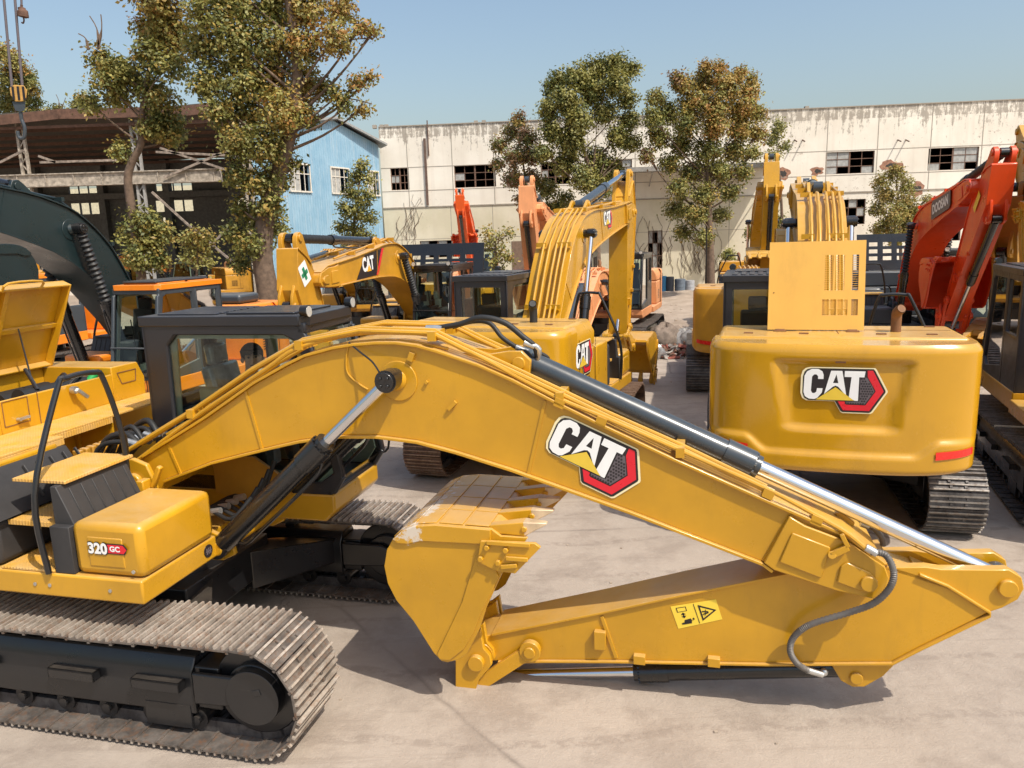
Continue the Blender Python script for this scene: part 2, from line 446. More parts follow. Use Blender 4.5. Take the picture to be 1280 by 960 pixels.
BUCK = [(3.49, 1.43), (3.29, 1.43), (3.22, 1.48), (2.80, 1.49), (2.63, 1.47), (2.54, 1.43), (2.46, 1.36), (2.40, 1.26), (2.37, 1.13), (2.39, 0.99), (2.45, 0.86), (2.58, 0.7), (2.73, 0.45), (2.79, 0.39), (2.84, 0.385), (2.93, 0.42), (3.0, 0.48), (3.1, 0.68), (3.16, 0.86), (3.29, 1.14)]
FOOT, NOSE, TAIL, BPIN = (.09, 1.62), (5.80, 1.16), (6.70, 1.12), (2.98, .24)
CYLPIN, CYLFOOT = (2.43, 2.53), (.86, 1.12)
def rot2(p, c, a, d=(0, 0)):
    x, z = p[0] - c[0], p[1] - c[1]; ca, sa = math.cos(a), math.sin(a)
    return (c[0] + x * ca - z * sa + d[0], c[1] + x * sa + z * ca + d[1])

def make_arm(root, o):
    br, sr, kr = R(o.get('brot', 0)), R(o.get('srot', 0)), R(o.get('krot', 0)); S = o.get('ascale', 1.)
    ym = o['boommat']; sm = o.get('stickmat', ym); km = o.get('bucketmat', sm); hero = o.get('hero', False); dy = o.get('armdy', 0)
    def fb(p): q = ((p[0] - FOOT[0]) * S + FOOT[0], (p[1] - FOOT[1]) * S + FOOT[1]); return rot2(q, FOOT, br)
    N2 = fb(NOSE)
    def fs(p): q = ((p[0] - NOSE[0]) * S + NOSE[0], (p[1] - NOSE[1]) * S + NOSE[1]); return rot2(q, NOSE, sr, (N2[0] - NOSE[0], N2[1] - NOSE[1]))
    P2 = fs(BPIN)
    def fk(p): q = ((p[0] - BPIN[0]) * S + BPIN[0], (p[1] - BPIN[1]) * S + BPIN[1]); return rot2(q, BPIN, kr, (P2[0] - BPIN[0], P2[1] - BPIN[1]))
    W = S
    def V3(f, x, y, z): q = f((x, z)); return Vector((q[0], y * W + dy, q[1]))
    # boom -------------------------------------------------
    mb = MB(); B = [fb(p) for p in BOOM]
    inner = B
    mb.py(inner, -.30 * W + dy, .30 * W + dy)
    boom = mb.build('boom', [ym], root, bevel=.006)
    fl = MB()
    fl.strip([fb(p) for p in BOOM[3:24]], -.335 * W + dy, .335 * W + dy, .022)
    fl.strip([fb(p) for p in BOOM[28:40]], -.335 * W + dy, .335 * W + dy, .022)
    fl.build('flange_plate', [ym], boom, bevel=.004, smooth=30)
    # nose cheek plates + ribs
    nb = MB(); wb = MB(); pn_ = MB(); bs_ = MB()
    for sgn in (-1, 1):
        y0, y1 = sgn * .30 * W + dy, sgn * .345 * W + dy
        nose = [(5.12, 1.25), (5.19, 1.20), (5.6, 1.08), (5.84, 1.04), (5.91, 1.09), (5.93, 1.2), (5.9, 1.28), (5.66, 1.44), (5.38, 1.54), (5.28, 1.60)]
        nb.py([fb(p) for p in nose], min(y0, y1), max(y0, y1))
        for pl in ([(5.22, 1.27), (5.3, 1.49), (5.55, 1.40), (5.53, 1.31), (5.50, 1.17)], [(5.60, 1.15), (5.62, 1.27), (5.66, 1.3), (5.8, 1.24), (5.86, 1.18), (5.85, 1.12), (5.78, 1.09)]):
            a, b = sgn * .345 * W + dy, sgn * .362 * W + dy
            nb.py([fb(p) for p in pl], min(a, b), max(a, b))
        for a, b in (((1.14, 2.40), (1.24, 1.92)), ((.36, 1.93), (.45, 1.68)), ((3.58, 2.37), (3.44, 1.81)), ((5.30, 1.60), (5.12, 1.25))):
            wb.bar(V3(fb, a[0], sgn * .302, a[1]), V3(fb, b[0], sgn * .302, b[1]), .014, .022)
        pn_.cyl(V3(fb, *(5.80, sgn * .34, 1.16)), V3(fb, *(5.80, sgn * .385, 1.16)), .055 * S, seg=24)
        bs_.cyl(V3(fb, 2.45, sgn * .30, 2.50), V3(fb, 2.45, sgn * .312, 2.50), .155 * S, seg=36)
        bs_.cyl(V3(fb, 2.44, sgn * .312, 2.51), V3(fb, 2.44, sgn * .37, 2.52), .085 * S, .05 * S, seg=24)
    nb.build('cheek_plate', [ym], boom, bevel=.008, split=lambda c: c[1] > dy); wb.build('weld_seam', [ym], boom, split='island'); pn_.build('nose_pin', [ym], boom, bevel=.006, split='island'); bs_.build('pin_boss', [ym], boom, bevel=.006, split=lambda c: c[1] > dy)
    # hydraulic tubes along the boom top
    tb = MB()
    top = [(-.05, 1.86), (.62, 2.22), (1.19, 2.56), (1.65, 2.79), (2.16, 2.88), (2.74, 2.86), (2.98, 2.74), (3.34, 2.58), (3.69, 2.42), (4.03, 2.26), (4.54, 2.04), (5.13, 1.76)]
    if hero: sets = ((-.29, .0, .020), (-.235, .015, .017), (-.18, .0, .014), (.18, .0, .017), (.24, .01, .017))
    else: sets = ((-.26, .0, .022), (-.17, .0, .022), (-.08, .0, .022), (.04, .0, .022), (.15, .0, .022))
    for j, (yy, dz, r_) in enumerate(sets):
        e = len(top) if (hero or j in (0, 4)) else 7
        tb.tube([V3(fb, x, yy, z + dz) for x, z in top[:e]], r_ * S, 8)
    for x, z in ((.62, 2.2), (1.65, 2.77), (2.74, 2.84), (3.69, 2.40), (4.54, 2.02)):
        tb.obox(V3(fb, x, -.2, z + .0), (.03, 0, 0), (0, .13 * S, 0), (0, 0, .035)); tb.obox(V3(fb, x, .2, z), (.03, 0, 0), (0, .09 * S, 0), (0, 0, .035))
    tb.build('hydraulic_pipe', [ym], boom, split='island')
    # stick ---------------------------------------------------
    mb = MB(); Sx = [fs(p) for p in STICK]
    body = STICK[:7] + [(5.97, 1.22), (6.15, 1.17), (6.33, 1.10), (6.52, .98), (6.60, .93)] + STICK[17:]
    mb.py([fs(p) for p in body], -.185 * W + dy, .185 * W + dy)
    stick = mb.build('stick', [sm], root, bevel=.006)
    fl = MB()
    fl.strip([fs(p) for p in STICK[3:8]], -.21 * W + dy, .21 * W + dy, .018)
    fl.strip([fs(p) for p in [(6.15, 1.17), (6.33, 1.10), (6.52, .98), (6.60, .93), (6.60, .92), (6.19, .63), (6.02, .5), (5.18, .4), (4.07, .3), (3.5, .24), (3.12, .19)]], -.21 * W + dy, .21 * W + dy, .018)
    fl.build('flange_plate', [sm], stick, bevel=.004, smooth=30)
    lg = MB(); pl_ = MB(); cl2 = MB(); br_ = MB()
    tail = [(5.9, 1.20), (6.2, 1.23), (6.29, 1.22), (6.6, 1.24), (6.70, 1.25), (6.78, 1.2), (6.80, 1.12), (6.77, 1.04), (6.68, .97), (6.6, .93), (6.52, .96), (6.33, 1.08), (6.1, 1.15)]
    for sgn in (-1, 1):
        a, b = sorted((sgn * .185 * W + dy, sgn * .10 * W + dy))
        lg.py([fs(p) for p in tail], a, b)
        pl_.cyl(V3(fs, 6.70, sgn * .18, 1.12), V3(fs, 6.70, sgn * .215, 1.12), .06 * S, seg=24)
        a, b = sorted((sgn * .15 * W + dy, sgn * .10 * W + dy))
        cl2.py([fs(p) for p in [(5.60, .46), (6.10, .53), (5.98, .36), (5.86, .26), (5.78, .25), (5.70, .29)]], a, b)
        cl2.cyl(V3(fs, 5.80, sgn * .14, .33), V3(fs, 5.80, sgn * .175, .33), .045 * S, seg=18)
        pl_.cyl(V3(fs, 2.98, sgn * .17, .24), V3(fs, 2.98, sgn * .22, .24), .11 * S, seg=24)
        pl_.cyl(V3(fs, 2.98, sgn * .2, .24), V3(fs, 2.98, sgn * .36, .24), .065 * S, seg=20)
    for x, z in ((3.95, .47), (4.25, .34), (4.80, .38)):
        br_.obox(V3(fs, x, -.205, z), (.045, 0, 0), (0, .03, 0), (0, 0, .035 if z < .45 else .075))
    br_.bar(V3(fs, 3.96, -.187, .66), V3(fs, 4.07, -.187, .32), .02, .03); br_.bar(V3(fs, 3.96, .187, .66), V3(fs, 4.07, .187, .32), .02, .03)
    lg.build('stick_lug', [sm], stick, bevel=.006, split=lambda c: c[1] > dy); pl_.build('pin', [sm], stick, bevel=.006, split=lambda c: (c[1] > dy, math.hypot(c[0] - P2[0], c[2] - P2[1]) < .5)); cl2.build('cylinder_lug', [sm], stick, bevel=.006, split=lambda c: c[1] > dy); br_.build('stick_bracket', [sm], stick, bevel=.004, split='island')
    # bucket link
    lk = MB()
    LP, KP = fs((3.40, .335)), fk((2.86, -.09))
    for sgn in (-1, 1):
        y0 = sgn * .235 * W + dy
        a, b = Vector((LP[0], y0, LP[1])), Vector((KP[0], y0, KP[1]))
        lk.bar(a, b, .045, .13 * S, up=(0, 1, 0)) if False else lk.obox((a + b) / 2, (b - a) / 2, (0, .022, 0), (b - a).cross(Vector((0, 1, 0))).normalized() * .055 * S)
        for q, r_ in ((a, .085), (b, .08)):
            lk.cyl(q + Vector((0, -.03, 0)), q + Vector((0, .03, 0)), r_ * S, seg=24)
            lk.cyl(q + Vector((0, sgn * .03, 0)), q + Vector((0, sgn * .05, 0)), r_ * .55 * S, seg=20)
    lk.cyl((LP[0], -.24 * W + dy, LP[1]), (LP[0], .24 * W + dy, LP[1]), .04 * S); lk.cyl((KP[0], -.24 * W + dy, KP[1]), (KP[0], .24 * W + dy, KP[1]), .04 * S)
    lk.build('bucket_link', [sm], root, bevel=.006)
    # bucket ------------------------------------------------------
    if o.get('bucket', True):
        H = .60 * W; mb = MB()
        K = [fk(p) for p in BUCK]
        for sgn in (-1, 1):
            a, b = sorted((sgn * H + dy, sgn * (H - .03) + dy)); mb.py(K, a, b)
        wrap = [fk(p) for p in BUCK[1:15]]
        mb.strip(wrap, -H + .03 + dy, H - .03 + dy, .03)
        # heel wear plates and top rim
        for j in range(4):
            y0 = -H + .02 + j * (2 * H - .04) / 4
            y1_ = y0 + (2 * H - .04) / 4 - .006
            for seg in ([(3.20, 1.485), (3.02, 1.488)], [(3.0, 1.488), (2.82, 1.49)], [(2.80, 1.49), (2.71, 1.482), (2.64, 1.472)], BUCK[4:7], BUCK[7:9], BUCK[9:11]):
                mb.strip([fk(p) for p in seg], y0 + .004 + dy, y1_ + dy, -.008)
        for sgn in (-1, 1):
            a, b = sorted((sgn * H + dy, sgn * (H + .022) + dy))
            mb.py([fk(p) for p in [(3.22, 1.37), (3.22, 1.48), (2.8, 1.49), (2.63, 1.47), (2.54, 1.43), (2.46, 1.36), (2.5, 1.33), (2.58, 1.33), (2.68, 1.36)]], a, b)
            mb.py([fk(p) for p in [(3.14, 1.38), (3.27, 1.12), (3.13, .84), (3.06, .66), (2.98, .52), (2.86, .41), (2.78, .41), (2.76, .45), (2.98, .9)]], a - sgn * .008, b - sgn * .008)
        bk = mb.build('bucket', [km], root, bevel=.005)
        cb = MB()
        for sgn in (-1, 1):
            a, b = sorted((sgn * (H + .012) + dy, sgn * (H + .045) + dy))
            cb.py([fk(p) for p in [(3.15, 1.40), (3.55, 1.41), (3.59, 1.38), (3.40, 1.17), (3.26, 1.18), (3.12, 1.24)]], a, b)
            for q in ((3.2, 1.36), (3.34, 1.35), (3.15, 1.27), (3.28, 1.25)):
                c = fk(q); cb.cyl((c[0], sgn * (H + .04) + dy, c[1]), (c[0], sgn * (H + .075) + dy, c[1]), .022 * S, seg=6)
            for q0, q1 in (((3.34, 1.29), (3.5, 1.29)), ((3.3, 1.22), (3.42, 1.24)), ((3.2, 1.40), (3.52, 1.40))):
                a_, b_ = fk(q0), fk(q1); cb.bar((a_[0], sgn * (H + .06) + dy, a_[1]), (b_[0], sgn * (H + .06) + dy, b_[1]), .02, .03)
        cb.build('side_cutter', [km], bk, bevel=.004, split=lambda c: c[1] > dy)
        eb = MB()
        for sgn in (-1, 1):
            for yy in (.17, .27):
                a, b = sorted((sgn * yy * W + dy, sgn * (yy + .045) * W + dy))
                eb.py([fk(p) for p in [(2.75, .42), (2.80, .22), (2.79, .0), (2.79, -.10), (2.83, -.17), (2.89, -.17), (2.93, -.1), (2.99, .08), (3.10, .22), (3.09, .30), (3.04, .36), (3.02, .52), (2.95, .46), (2.86, .42)]], a, b)
        eb.build('bucket_ear', [km], bk, bevel=.006, split=lambda c: c[1] > dy)
        for j in range(5):
            yy = lerp(-H + .07, H - .07, j / 4) + dy
            tm = MB(); a0, a1, a2 = fk((3.2, 1.465)), fk((3.46, 1.485)), fk((3.62, 1.525))
            d = Vector((a1[0] - a0[0], 0, a1[1] - a0[1])).normalized(); up = Vector((-d.z, 0, d.x))
            A0, A1, A2 = Vector((a0[0], yy, a0[1])), Vector((a1[0], yy, a1[1])), Vector((a2[0], yy, a2[1]))
            def sec(c, w_, h_): return [c + Vector((0, sy * w_, 0)) + up * sz * h_ for sy, sz in ((-1, -1), (1, -1), (1, 1), (-1, 1))]
            v = sec(A0, .04, .028) + sec(A1, .052, .052) + sec(lerp(A1, A2, .30), .042, .038) + sec(A2, .026, .007)
            fs_ = [(3, 2, 1, 0), (12, 13, 14, 15)]
            for q in range(3):
                for k in range(4): fs_.append((4 * q + k, 4 * q + (k + 1) % 4, 4 * q + 4 + (k + 1) % 4, 4 * q + 4 + k))
            tm.add(v, fs_)
            tm.m = [0] * len(tm.m)
            for k_ in range(len(tm.f)):
                if min(tm.f[k_]) >= 4: tm.m[k_] = 1
            tm.cyl(A1 - Vector((0, .062, 0)), A1 + Vector((0, .062, 0)), .022, seg=10)
            tm.build('tooth', [km, TOOTH if hero else km], bk, bevel=.006)
    # cylinders ---------------------------------------------------
    cm = o.get('cylmat', CYB); cm2 = o.get('cylmat2', CYL)
    def cylinder(a, b, y, r, t, name, mat, rodr, cover=None, head=True):
        A, Bv = Vector((a[0], y, a[1])), Vector((b[0], y, b[1])); M_ = A.lerp(Bv, t); d = (Bv - A).normalized()
        c = MB(); c.cyl(A + d * .05, M_, r, seg=24)
        c.cyl(M_ - d * .22, M_ + d * .0, r * 1.16, seg=24); c.cyl(M_, M_ + d * .05, r * .95, seg=24)
        c.cyl(A + Vector((0, -.07, 0)), A + Vector((0, .07, 0)), r * 1.05, seg=20)
        sd = d.cross(Vector((0, 1, 0)))
        c.tube(smoothpath([A + d * .16 - sd * r, A + d * .22 - sd * (r + .05), A + d * .4 - sd * (r + .055), M_ - d * .3 - sd * (r + .055), M_ - d * .14 - sd * (r + .03), M_ - d * .1 - sd * r], 4), .016, 8)
        for k in range(10):
            an = 2 * PI * k / 10
            q = M_ - d * .02 + (sd * math.cos(an) + Vector((0, 1, 0)) * math.sin(an)) * r * 1.0
            c.cyl(q, q + d * .035, .012, seg=6)
        ob = c.build(name, [mat], root)
        rd = MB(); rd.cyl(M_, Bv - d * .05, rodr, seg=24)
        rd.build('cylinder_rod', [CHR], ob)
        rh = MB(); rh.cyl(Bv + Vector((0, -.06, 0)), Bv + Vector((0, .06, 0)), .085 * S, seg=20)
        rh.build('rod_eye', [mat], ob)
        if cover:
            cv = MB(); L = (Bv - M_).length
            nn = 15; wr = cover == 'wrap'
            cv.tube([M_ + d * (L - .08) * (k / (2 * nn)) for k in range(2 * nn + 1)], [rodr * ((1.42 + .08 * math.sin(k * 2.3)) if wr else (1.9 if k % 2 else 1.2)) for k in range(2 * nn + 1)], 14)
            cv.build('rod_gaiter', [RUB], ob, smooth=60)
        return ob
    for sgn in (-1, 1):
        cylinder((CYLFOOT[0], CYLFOOT[1]), fb(CYLPIN), sgn * .44 * W + dy, .085 * S, .63 if not o.get('brot') else .55, 'boom_cylinder', cm, .045 * S, o.get('gaiter'))
    pb = MB()
    c = fb(CYLPIN); pb.cyl((c[0], -.53 * W + dy, c[1]), (c[0], .53 * W + dy, c[1]), .072 * S, seg=24)
    for sgn in (-1, 1):
        for k in range(4):
            an = PI / 4 + k * PI / 2; q = (c[0] + .04 * math.cos(an), sgn * .53 * W + dy, c[1] + .04 * math.sin(an))
            pb.cyl(q, (q[0], sgn * .545 * W + dy, q[2]), .014, seg=8)
    pb.build('cylinder_pin', [cm], boom, bevel=.004)
    a, b = fb((3.36, 2.62)), fs(TAIL)
    lb = MB()
    for sgn in (-1, 1):
        y0, y1 = sorted((sgn * .12 * W + dy, sgn * .17 * W + dy))
        lb.py([fb(p) for p in [(2.75, 2.71), (3.1, 2.68), (3.28, 2.71), (3.38, 2.71), (3.45, 2.64), (3.44, 2.55), (3.42, 2.46)]], y0, y1)
        lb.cyl(V3(fb, 3.36, sgn * .16, 2.62), V3(fb, 3.36, sgn * .19, 2.62), .05 * S, seg=18)
    lb.build('cylinder_bracket', [ym], boom, bevel=.005, split=lambda c: c[1] > dy)
    L = math.hypot(a[0] - b[0], a[1] - b[1])
    cylinder(a, b, dy, .088 * S, .505 if hero else min(.75, 1.75 * S / L), 'stick_cylinder', cm2, .058 * S, o.get('gaiter') and 'wrap')
    cylinder(fs((5.80, .33)), (KP[0], KP[1]), dy, .075 * S, .53, 'bucket_cylinder', cm, .045 * S)
    return dict(fb=fb, fs=fs, fk=fk, boom=boom, stick=stick, V3=V3)

# ---------------------------------------------------------------- undercarriage
def track_path(xf, xr, zc, Rr, n, sag=.035):
    L = xf - xr; per = 2 * L + 2 * PI * Rr; out = []
    for i in range(n):
        s = per * (i + .5) / n
        if s < L:                         # bottom, front to rear
            out.append((xf - s, zc - Rr, -1, 0))
        elif s < L + PI * Rr:
            a = (s - L) / Rr; out.append((xr - Rr * math.sin(a), zc - Rr * math.cos(a), -math.cos(a), math.sin(a)))
        elif s < 2 * L + PI * Rr:
            q = s - L - PI * Rr; t = q / L; out.append((xr + q, zc + Rr - sag * math.sin(PI * t) ** 2 * (1 + .3 * math.cos(6 * PI * t)), 1, 0))
        else:
            a = (s - 2 * L - PI * Rr) / Rr; out.append((xf + Rr * math.sin(a), zc + Rr * math.cos(a), math.cos(a), -math.sin(a)))
    return out, per / n
def undercarriage(root, o):
    xf, xr, zc, Rr = 1.66, -1.68, .45, .395; yc, hw = 1.19, .30
    rz = R(o.get('track_rot', 0)); T = Matrix.Rotation(rz, 4, 'Z')
    sh = o.get('shoe', SHOE); fine = o.get('fine', True)
    n = 49
    path, pitch = track_path(xf, xr, zc, Rr, n)
    def fin(ob): ob.matrix_local = T; return ob
    for sd in (-1, 1):
        c = sd * yc; mb = MB(); lk = MB()
        for x, z, tx, tz in path:
            t = Vector((tx, 0, tz)); nr = Vector((-tz, 0, tx)) ; P = Vector((x, c, z))      # nr points outwards
            if nr.dot(Vector((x - max(xr, min(xf, x)), 0, z - zc))) < 0: nr = -nr
            Y = Vector((0, 1, 0)); hl = pitch / 2 * .96
            mb.obox(P, t * hl, Y * hw, nr * .007)
            mb.obox(P + t * (hl - .008) - nr * .008, t * .010, Y * hw, nr * .012)
            for q, h_ in ((-.84, .027), (-.16, .023), (.55, .027)):
                mb.obox(P + t * (hl * q) + nr * (.007 + h_ / 2), t * .0085, Y * (hw - .004), nr * (h_ / 2), 1)
            if fine:
                for q, yy in ((-.45, -.075), (-.45, .075), (.28, -.09), (.28, .09)):
                    mb.obox(P + t * (hl * q) + Y * yy + nr * .014, t * .014, Y * .014, nr * .008)
            for yy in (-.085, .085):
                lk.obox(P - nr * .055 + Y * yy, t * (hl * 1.08), Y * .02, nr * .045)
            lk.obox(P - nr * .05 + t * hl, t * .02, Y * .10, nr * .02)
        tr = fin(mb.build('track_chain', [sh, {SHOE: GROUS, SHOE2: GROUSR}.get(sh, GROUSD)], root, smooth=0))
        fr_ = lk.build('chain_link', [SHOE3], tr, smooth=0)
        # frame
        fb = MB(); w = .17
        prof = [(c - w, .235), (c + w, .235), (c + w, .56), (c + w * .62, .66), (c - w * .62, .66), (c - w, .56)]
        fb.px(prof, -1.32, 1.18)
        fb.px([(c - .14, .27), (c + .14, .27), (c + .14, .6), (c - .14, .6)], 1.18, 1.38)
        for yy in (c - .2, c + .16): fb.py([(1.2, .34), (1.62, .36), (1.86, .47), (1.62, .58), (1.2, .58)], yy, yy + .04)
        f = fin(fb.build('track_frame', [BLK], root, bevel=.012))
        st = MB()
        for xx in (-.75, .2, .92):
            st.box(xx - .20, xx + .20, c + sd * w, c + sd * (w + .075), .50, .515)
            st.box(xx - .20, xx + .20, c + sd * (w + .062), c + sd * (w + .075), .44, .515)
            for e in (-.20, .188): st.box(xx + e, xx + e + .012, c + sd * w, c + sd * (w + .075), .44, .515)
        st.build('frame_step', [BLK], f, bevel=.003, split=lambda c: round(c[0] * 1.1))
        rl = MB()
        for k in range(7): xx = -1.15 + k * .385; rl.cyl((xx, c - .13, .175), (xx, c + .13, .175), .08, seg=14); rl.cyl((xx, c - .16, .175), (xx, c + .16, .175), .035, seg=10)
        for xx in (-.65, .55): rl.cyl((xx, c - .1, .755), (xx, c + .1, .755), .055, seg=12); rl.box(xx - .05, xx + .05, c - .05, c + .05, .6, .75)
        for xx in (-.85, .95):
            rl.box(xx - .19, xx + .19, c + sd * .15, c + sd * .175, .12, .3)
        rl.build('track_roller', [BLK], f, split=lambda c: (round((c[0] + 1.15) / .385), c[2] > .4))
        il = MB()
        il.cyl((xf, c - .11, zc), (xf, c + .11, zc), .335, seg=36); il.cyl((xf, c - .15, zc), (xf, c + .15, zc), .22, seg=36)
        fin(il.build('idler_wheel', [BLK], root, bevel=.01))
        sp = MB(); sp.cyl((xr, c - .04, zc), (xr, c + .04, zc), .30, seg=36)
        for k in range(21): a = 2 * PI * k / 21; sp.obox((xr + .325 * math.cos(a), c, zc + .325 * math.sin(a)), Vector((math.cos(a), 0, math.sin(a))) * .035, (0, .035, 0), Vector((-math.sin(a), 0, math.cos(a))) * .022)
        sp.cyl((xr, c - sd * .17, zc), (xr, c + sd * .19, zc), .215, seg=32); sp.cyl((xr, c + sd * .19, zc), (xr, c + sd * .215, zc), .12, seg=24)
        fin(sp.build('sprocket', [BLK], root, bevel=.008))
        gd = MB()
        if sd < 0 and o.get('hero'):
            gd.cyl((xf + .02, c - .15, zc), (xf + .02, c - .215, zc), .205, seg=40)
            gd.obox((xf + .06, c - .218, zc + .05), (.03, 0, .01), (0, .003, 0), (-.008, 0, .022))
            fin(gd.build('idler_cover', [BLK], f, bevel=.006))
    cb = MB(); cb.box(-.62, .62, -.62, .62, .44, .80)
    for sx in (-1, 1):
        for sy in (-1, 1):
            a = [(sx * .25, sy * .45), (sx * .62, sy * .30), (sx * 1.12, sy * 1.06), (sx * .72, sy * 1.06)]
            cb.add([(p[0], p[1], z) for z in (.36, .74) for p in a[:2]] + [(p[0], p[1], z) for z in (.34, .60) for p in a[2:]],
                   [(0, 1, 4, 5), (2, 3, 6, 7), (0, 5, 7, 2), (1, 3, 6, 4), (0, 2, 3, 1), (4, 6, 7, 5)])
    fin(cb.build('carbody', [BLK], root, bevel=.015))
    sr_ = MB(); sr_.cyl((0, 0, .8), (0, 0, .98), .60, seg=40)
    sr_.build('swing_ring', [BLK], root)

# ---------------------------------------------------------------- cab
def make_cab(root, o):
    cm = o.get('cabmat', CABB); rm = o.get('roofmat', cm); base = o['bodymat']
    x0, x1, y0, y1 = -.31, 1.50, .36, 1.31; z1 = 2.93
    PR = [(x0, 1.32), (1.47, 1.32), (1.60, 1.50), (1.40, 2.78), (1.30, 2.88), (x0 + .02, 2.88)]
    wd = MB()
    sk = [(x0, 1.06), (1.40, 1.06), (1.50, 1.16), (1.50, 1.32), (x0, 1.32)]
    wd.py(sk, y0 - .01, y1 + .01)
    cab = wd.build('cab_base', [base], root, bevel=.02)
    fr_ = MB()
    def side(y, t, outer, inner): fr_.ring(outer, inner, lambda p: (p[0], y, p[1]), lambda p: (p[0], y + t, p[1]))
    # right side: wide black rear pillar, one long window
    side(y0, .05, [(x0, 1.30), (.5, 1.30), (1.47, 1.30), (1.60, 1.50), (1.46, 2.2), (1.37, 2.70), (1.31, 2.82), (1.22, 2.88), (.3, 2.88), (x0 + .03, 2.88), (x0, 2.83), (x0, 1.6)],
         [(-.02, 1.46), (.5, 1.45), (1.36, 1.42), (1.50, 1.52), (1.37, 2.2), (1.27, 2.62), (1.22, 2.71), (1.12, 2.76), (.3, 2.76), (.04, 2.76), (-.06, 2.66), (-.08, 1.56)])
    # left side door with two windows
    side(y1 - .05, .05, [(x0, 1.30), (.42, 1.30), (.42, 2.88), (x0, 2.88)], [(x0 + .12, 2.05), (.38, 2.05), (.38, 2.76), (x0 + .12, 2.76)])
    side(y1 - .05, .05, [(.42, 1.30), (1.47, 1.30), (1.60, 1.50), (1.34, 2.78), (1.24, 2.88), (.42, 2.88)],
         [(.50, 1.55), (1.36, 1.42), (1.50, 1.52), (1.24, 2.72), (1.16, 2.76), (.50, 2.76)])
    # rear wall ring, front posts and sills
    fr_.ring([(y0, 1.30), (y1, 1.30), (y1, 2.88), (y0, 2.88)], [(y0 + .12, 2.12), (y1 - .12, 2.12), (y1 - .12, 2.74), (y0 + .12, 2.74)], lambda p: (x0, p[0], p[1]), lambda p: (x0 + .05, p[0], p[1]))
    fr_.bar((1.45, y0, 1.33), (1.45, y1, 1.33), .06, .06); fr_.bar((1.30, y0, 2.82), (1.30, y1, 2.82), .08, .10)
    fr_.bar((1.575, y0 + .03, 1.48), (1.34, y0 + .03, 2.75), .06, .055); fr_.bar((1.575, y1 - .03, 1.48), (1.34, y1 - .03, 2.75), .06, .055)
    fr_.bar((1.48, y0 + .03, 1.33), (1.585, y0 + .03, 1.49), .06, .05); fr_.bar((1.48, y1 - .03, 1.33), (1.585, y1 - .03, 1.49), .06, .05)
    fr_.bar((1.535, y0, 1.88), (1.535, y1, 1.88), .03, .03)
    fr_.build('cab_frame', [cm], root, bevel=.024)
    # roof
    rf = MB(); rf.pz([(x0 - .02, y0 - .015), (1.29, y0 - .015), (1.36, y0 + .06), (1.36, y1 - .06), (1.29, y1 + .02), (x0 - .03, y1 + .02)], 2.84, 2.93)
    for k in range(7):
        yy = lerp(y0 + .14, y1 - .14, k / 6); rf.box(x0 + .1, .40, yy - .035, yy + .035, 2.93, 2.945)
    rf.box(.5, 1.18, y0 + .12, y1 - .12, 2.93, 2.95)
    roof = rf.build('cab_roof', [rm], root, bevel=.044)
    if o.get('hatch'):
        MB().box(-.15, 1.22, y0 + .12, y1 - .14, 2.951, 2.99).build('roof_hatch', [CABB], roof, bevel=.02)
    lp = []
    for yy in (y0 + .02, y1 - .06):
        if o.get('lamps', True):
            l = MB(); l.cyl((1.31, yy, 2.97), (1.38, yy, 2.965), .045, .055, seg=20); l.bar((1.31, yy, 2.9), (1.33, yy, 2.95), .02, .02)
            lo = l.build('work_lamp', [BLK], roof); MB().cyl((1.38, yy, 2.965), (1.386, yy, 2.965), .047, seg=20).build('lamp_lens', [LAMP], roof)
    # glass
    g = o.get('glass', GLS)
    MB().add([(-.08, y0 + .03, 1.50), (1.35, y0 + .03, 1.42), (1.50, y0 + .03, 1.52), (1.24, y0 + .03, 2.72), (1.16, y0 + .03, 2.76), (-.04, y0 + .03, 2.76)], [tuple(range(6))]).build('side_window', [g], root, smooth=0)
    MB().add([(.50, y1 - .03, 1.55), (1.36, y1 - .03, 1.42), (1.50, y1 - .03, 1.52), (1.24, y1 - .03, 2.72), (1.16, y1 - .03, 2.76), (.50, y1 - .03, 2.76)], [tuple(range(6))]).build('door_window', [g], root, smooth=0)
    MB().add([(x0 + .12, y1 - .03, 2.05), (.38, y1 - .03, 2.05), (.38, y1 - .03, 2.76), (x0 + .12, y1 - .03, 2.76)], [(0, 1, 2, 3)]).build('side_window', [g], root, smooth=0)
    MB().add([(x0 + .025, y0 + .12, 2.12), (x0 + .025, y1 - .12, 2.12), (x0 + .025, y1 - .12, 2.74), (x0 + .025, y0 + .12, 2.74)], [(0, 1, 2, 3)]).build('rear_window', [g], root, smooth=0)
    MB().add([(1.575, y0 + .06, 1.49), (1.575, y1 - .06, 1.49), (1.335, y1 - .06, 2.76), (1.335, y0 + .06, 2.76)], [(0, 1, 2, 3)]).build('windscreen', [g], root, smooth=0)
    MB().add([(1.465, y0 + .06, 1.35), (1.465, y1 - .06, 1.35), (1.57, y1 - .06, 1.48), (1.57, y0 + .06, 1.48)], [(0, 1, 2, 3)]).build('lower_windscreen', [g], root, smooth=0)
    if not o.get('cabin', True): return
    tr_ = MB()
    tr_.ring([(.44, 1.36), (1.42, 1.36), (1.53, 1.52), (1.27, 2.76), (1.18, 2.80), (.44, 2.80)], [(.54, 1.62), (1.32, 1.50), (1.45, 1.60), (1.20, 2.66), (1.12, 2.70), (.54, 2.70)], lambda p: (p[0], y1 - .09, p[1]), lambda p: (p[0], y1 - .065, p[1]))
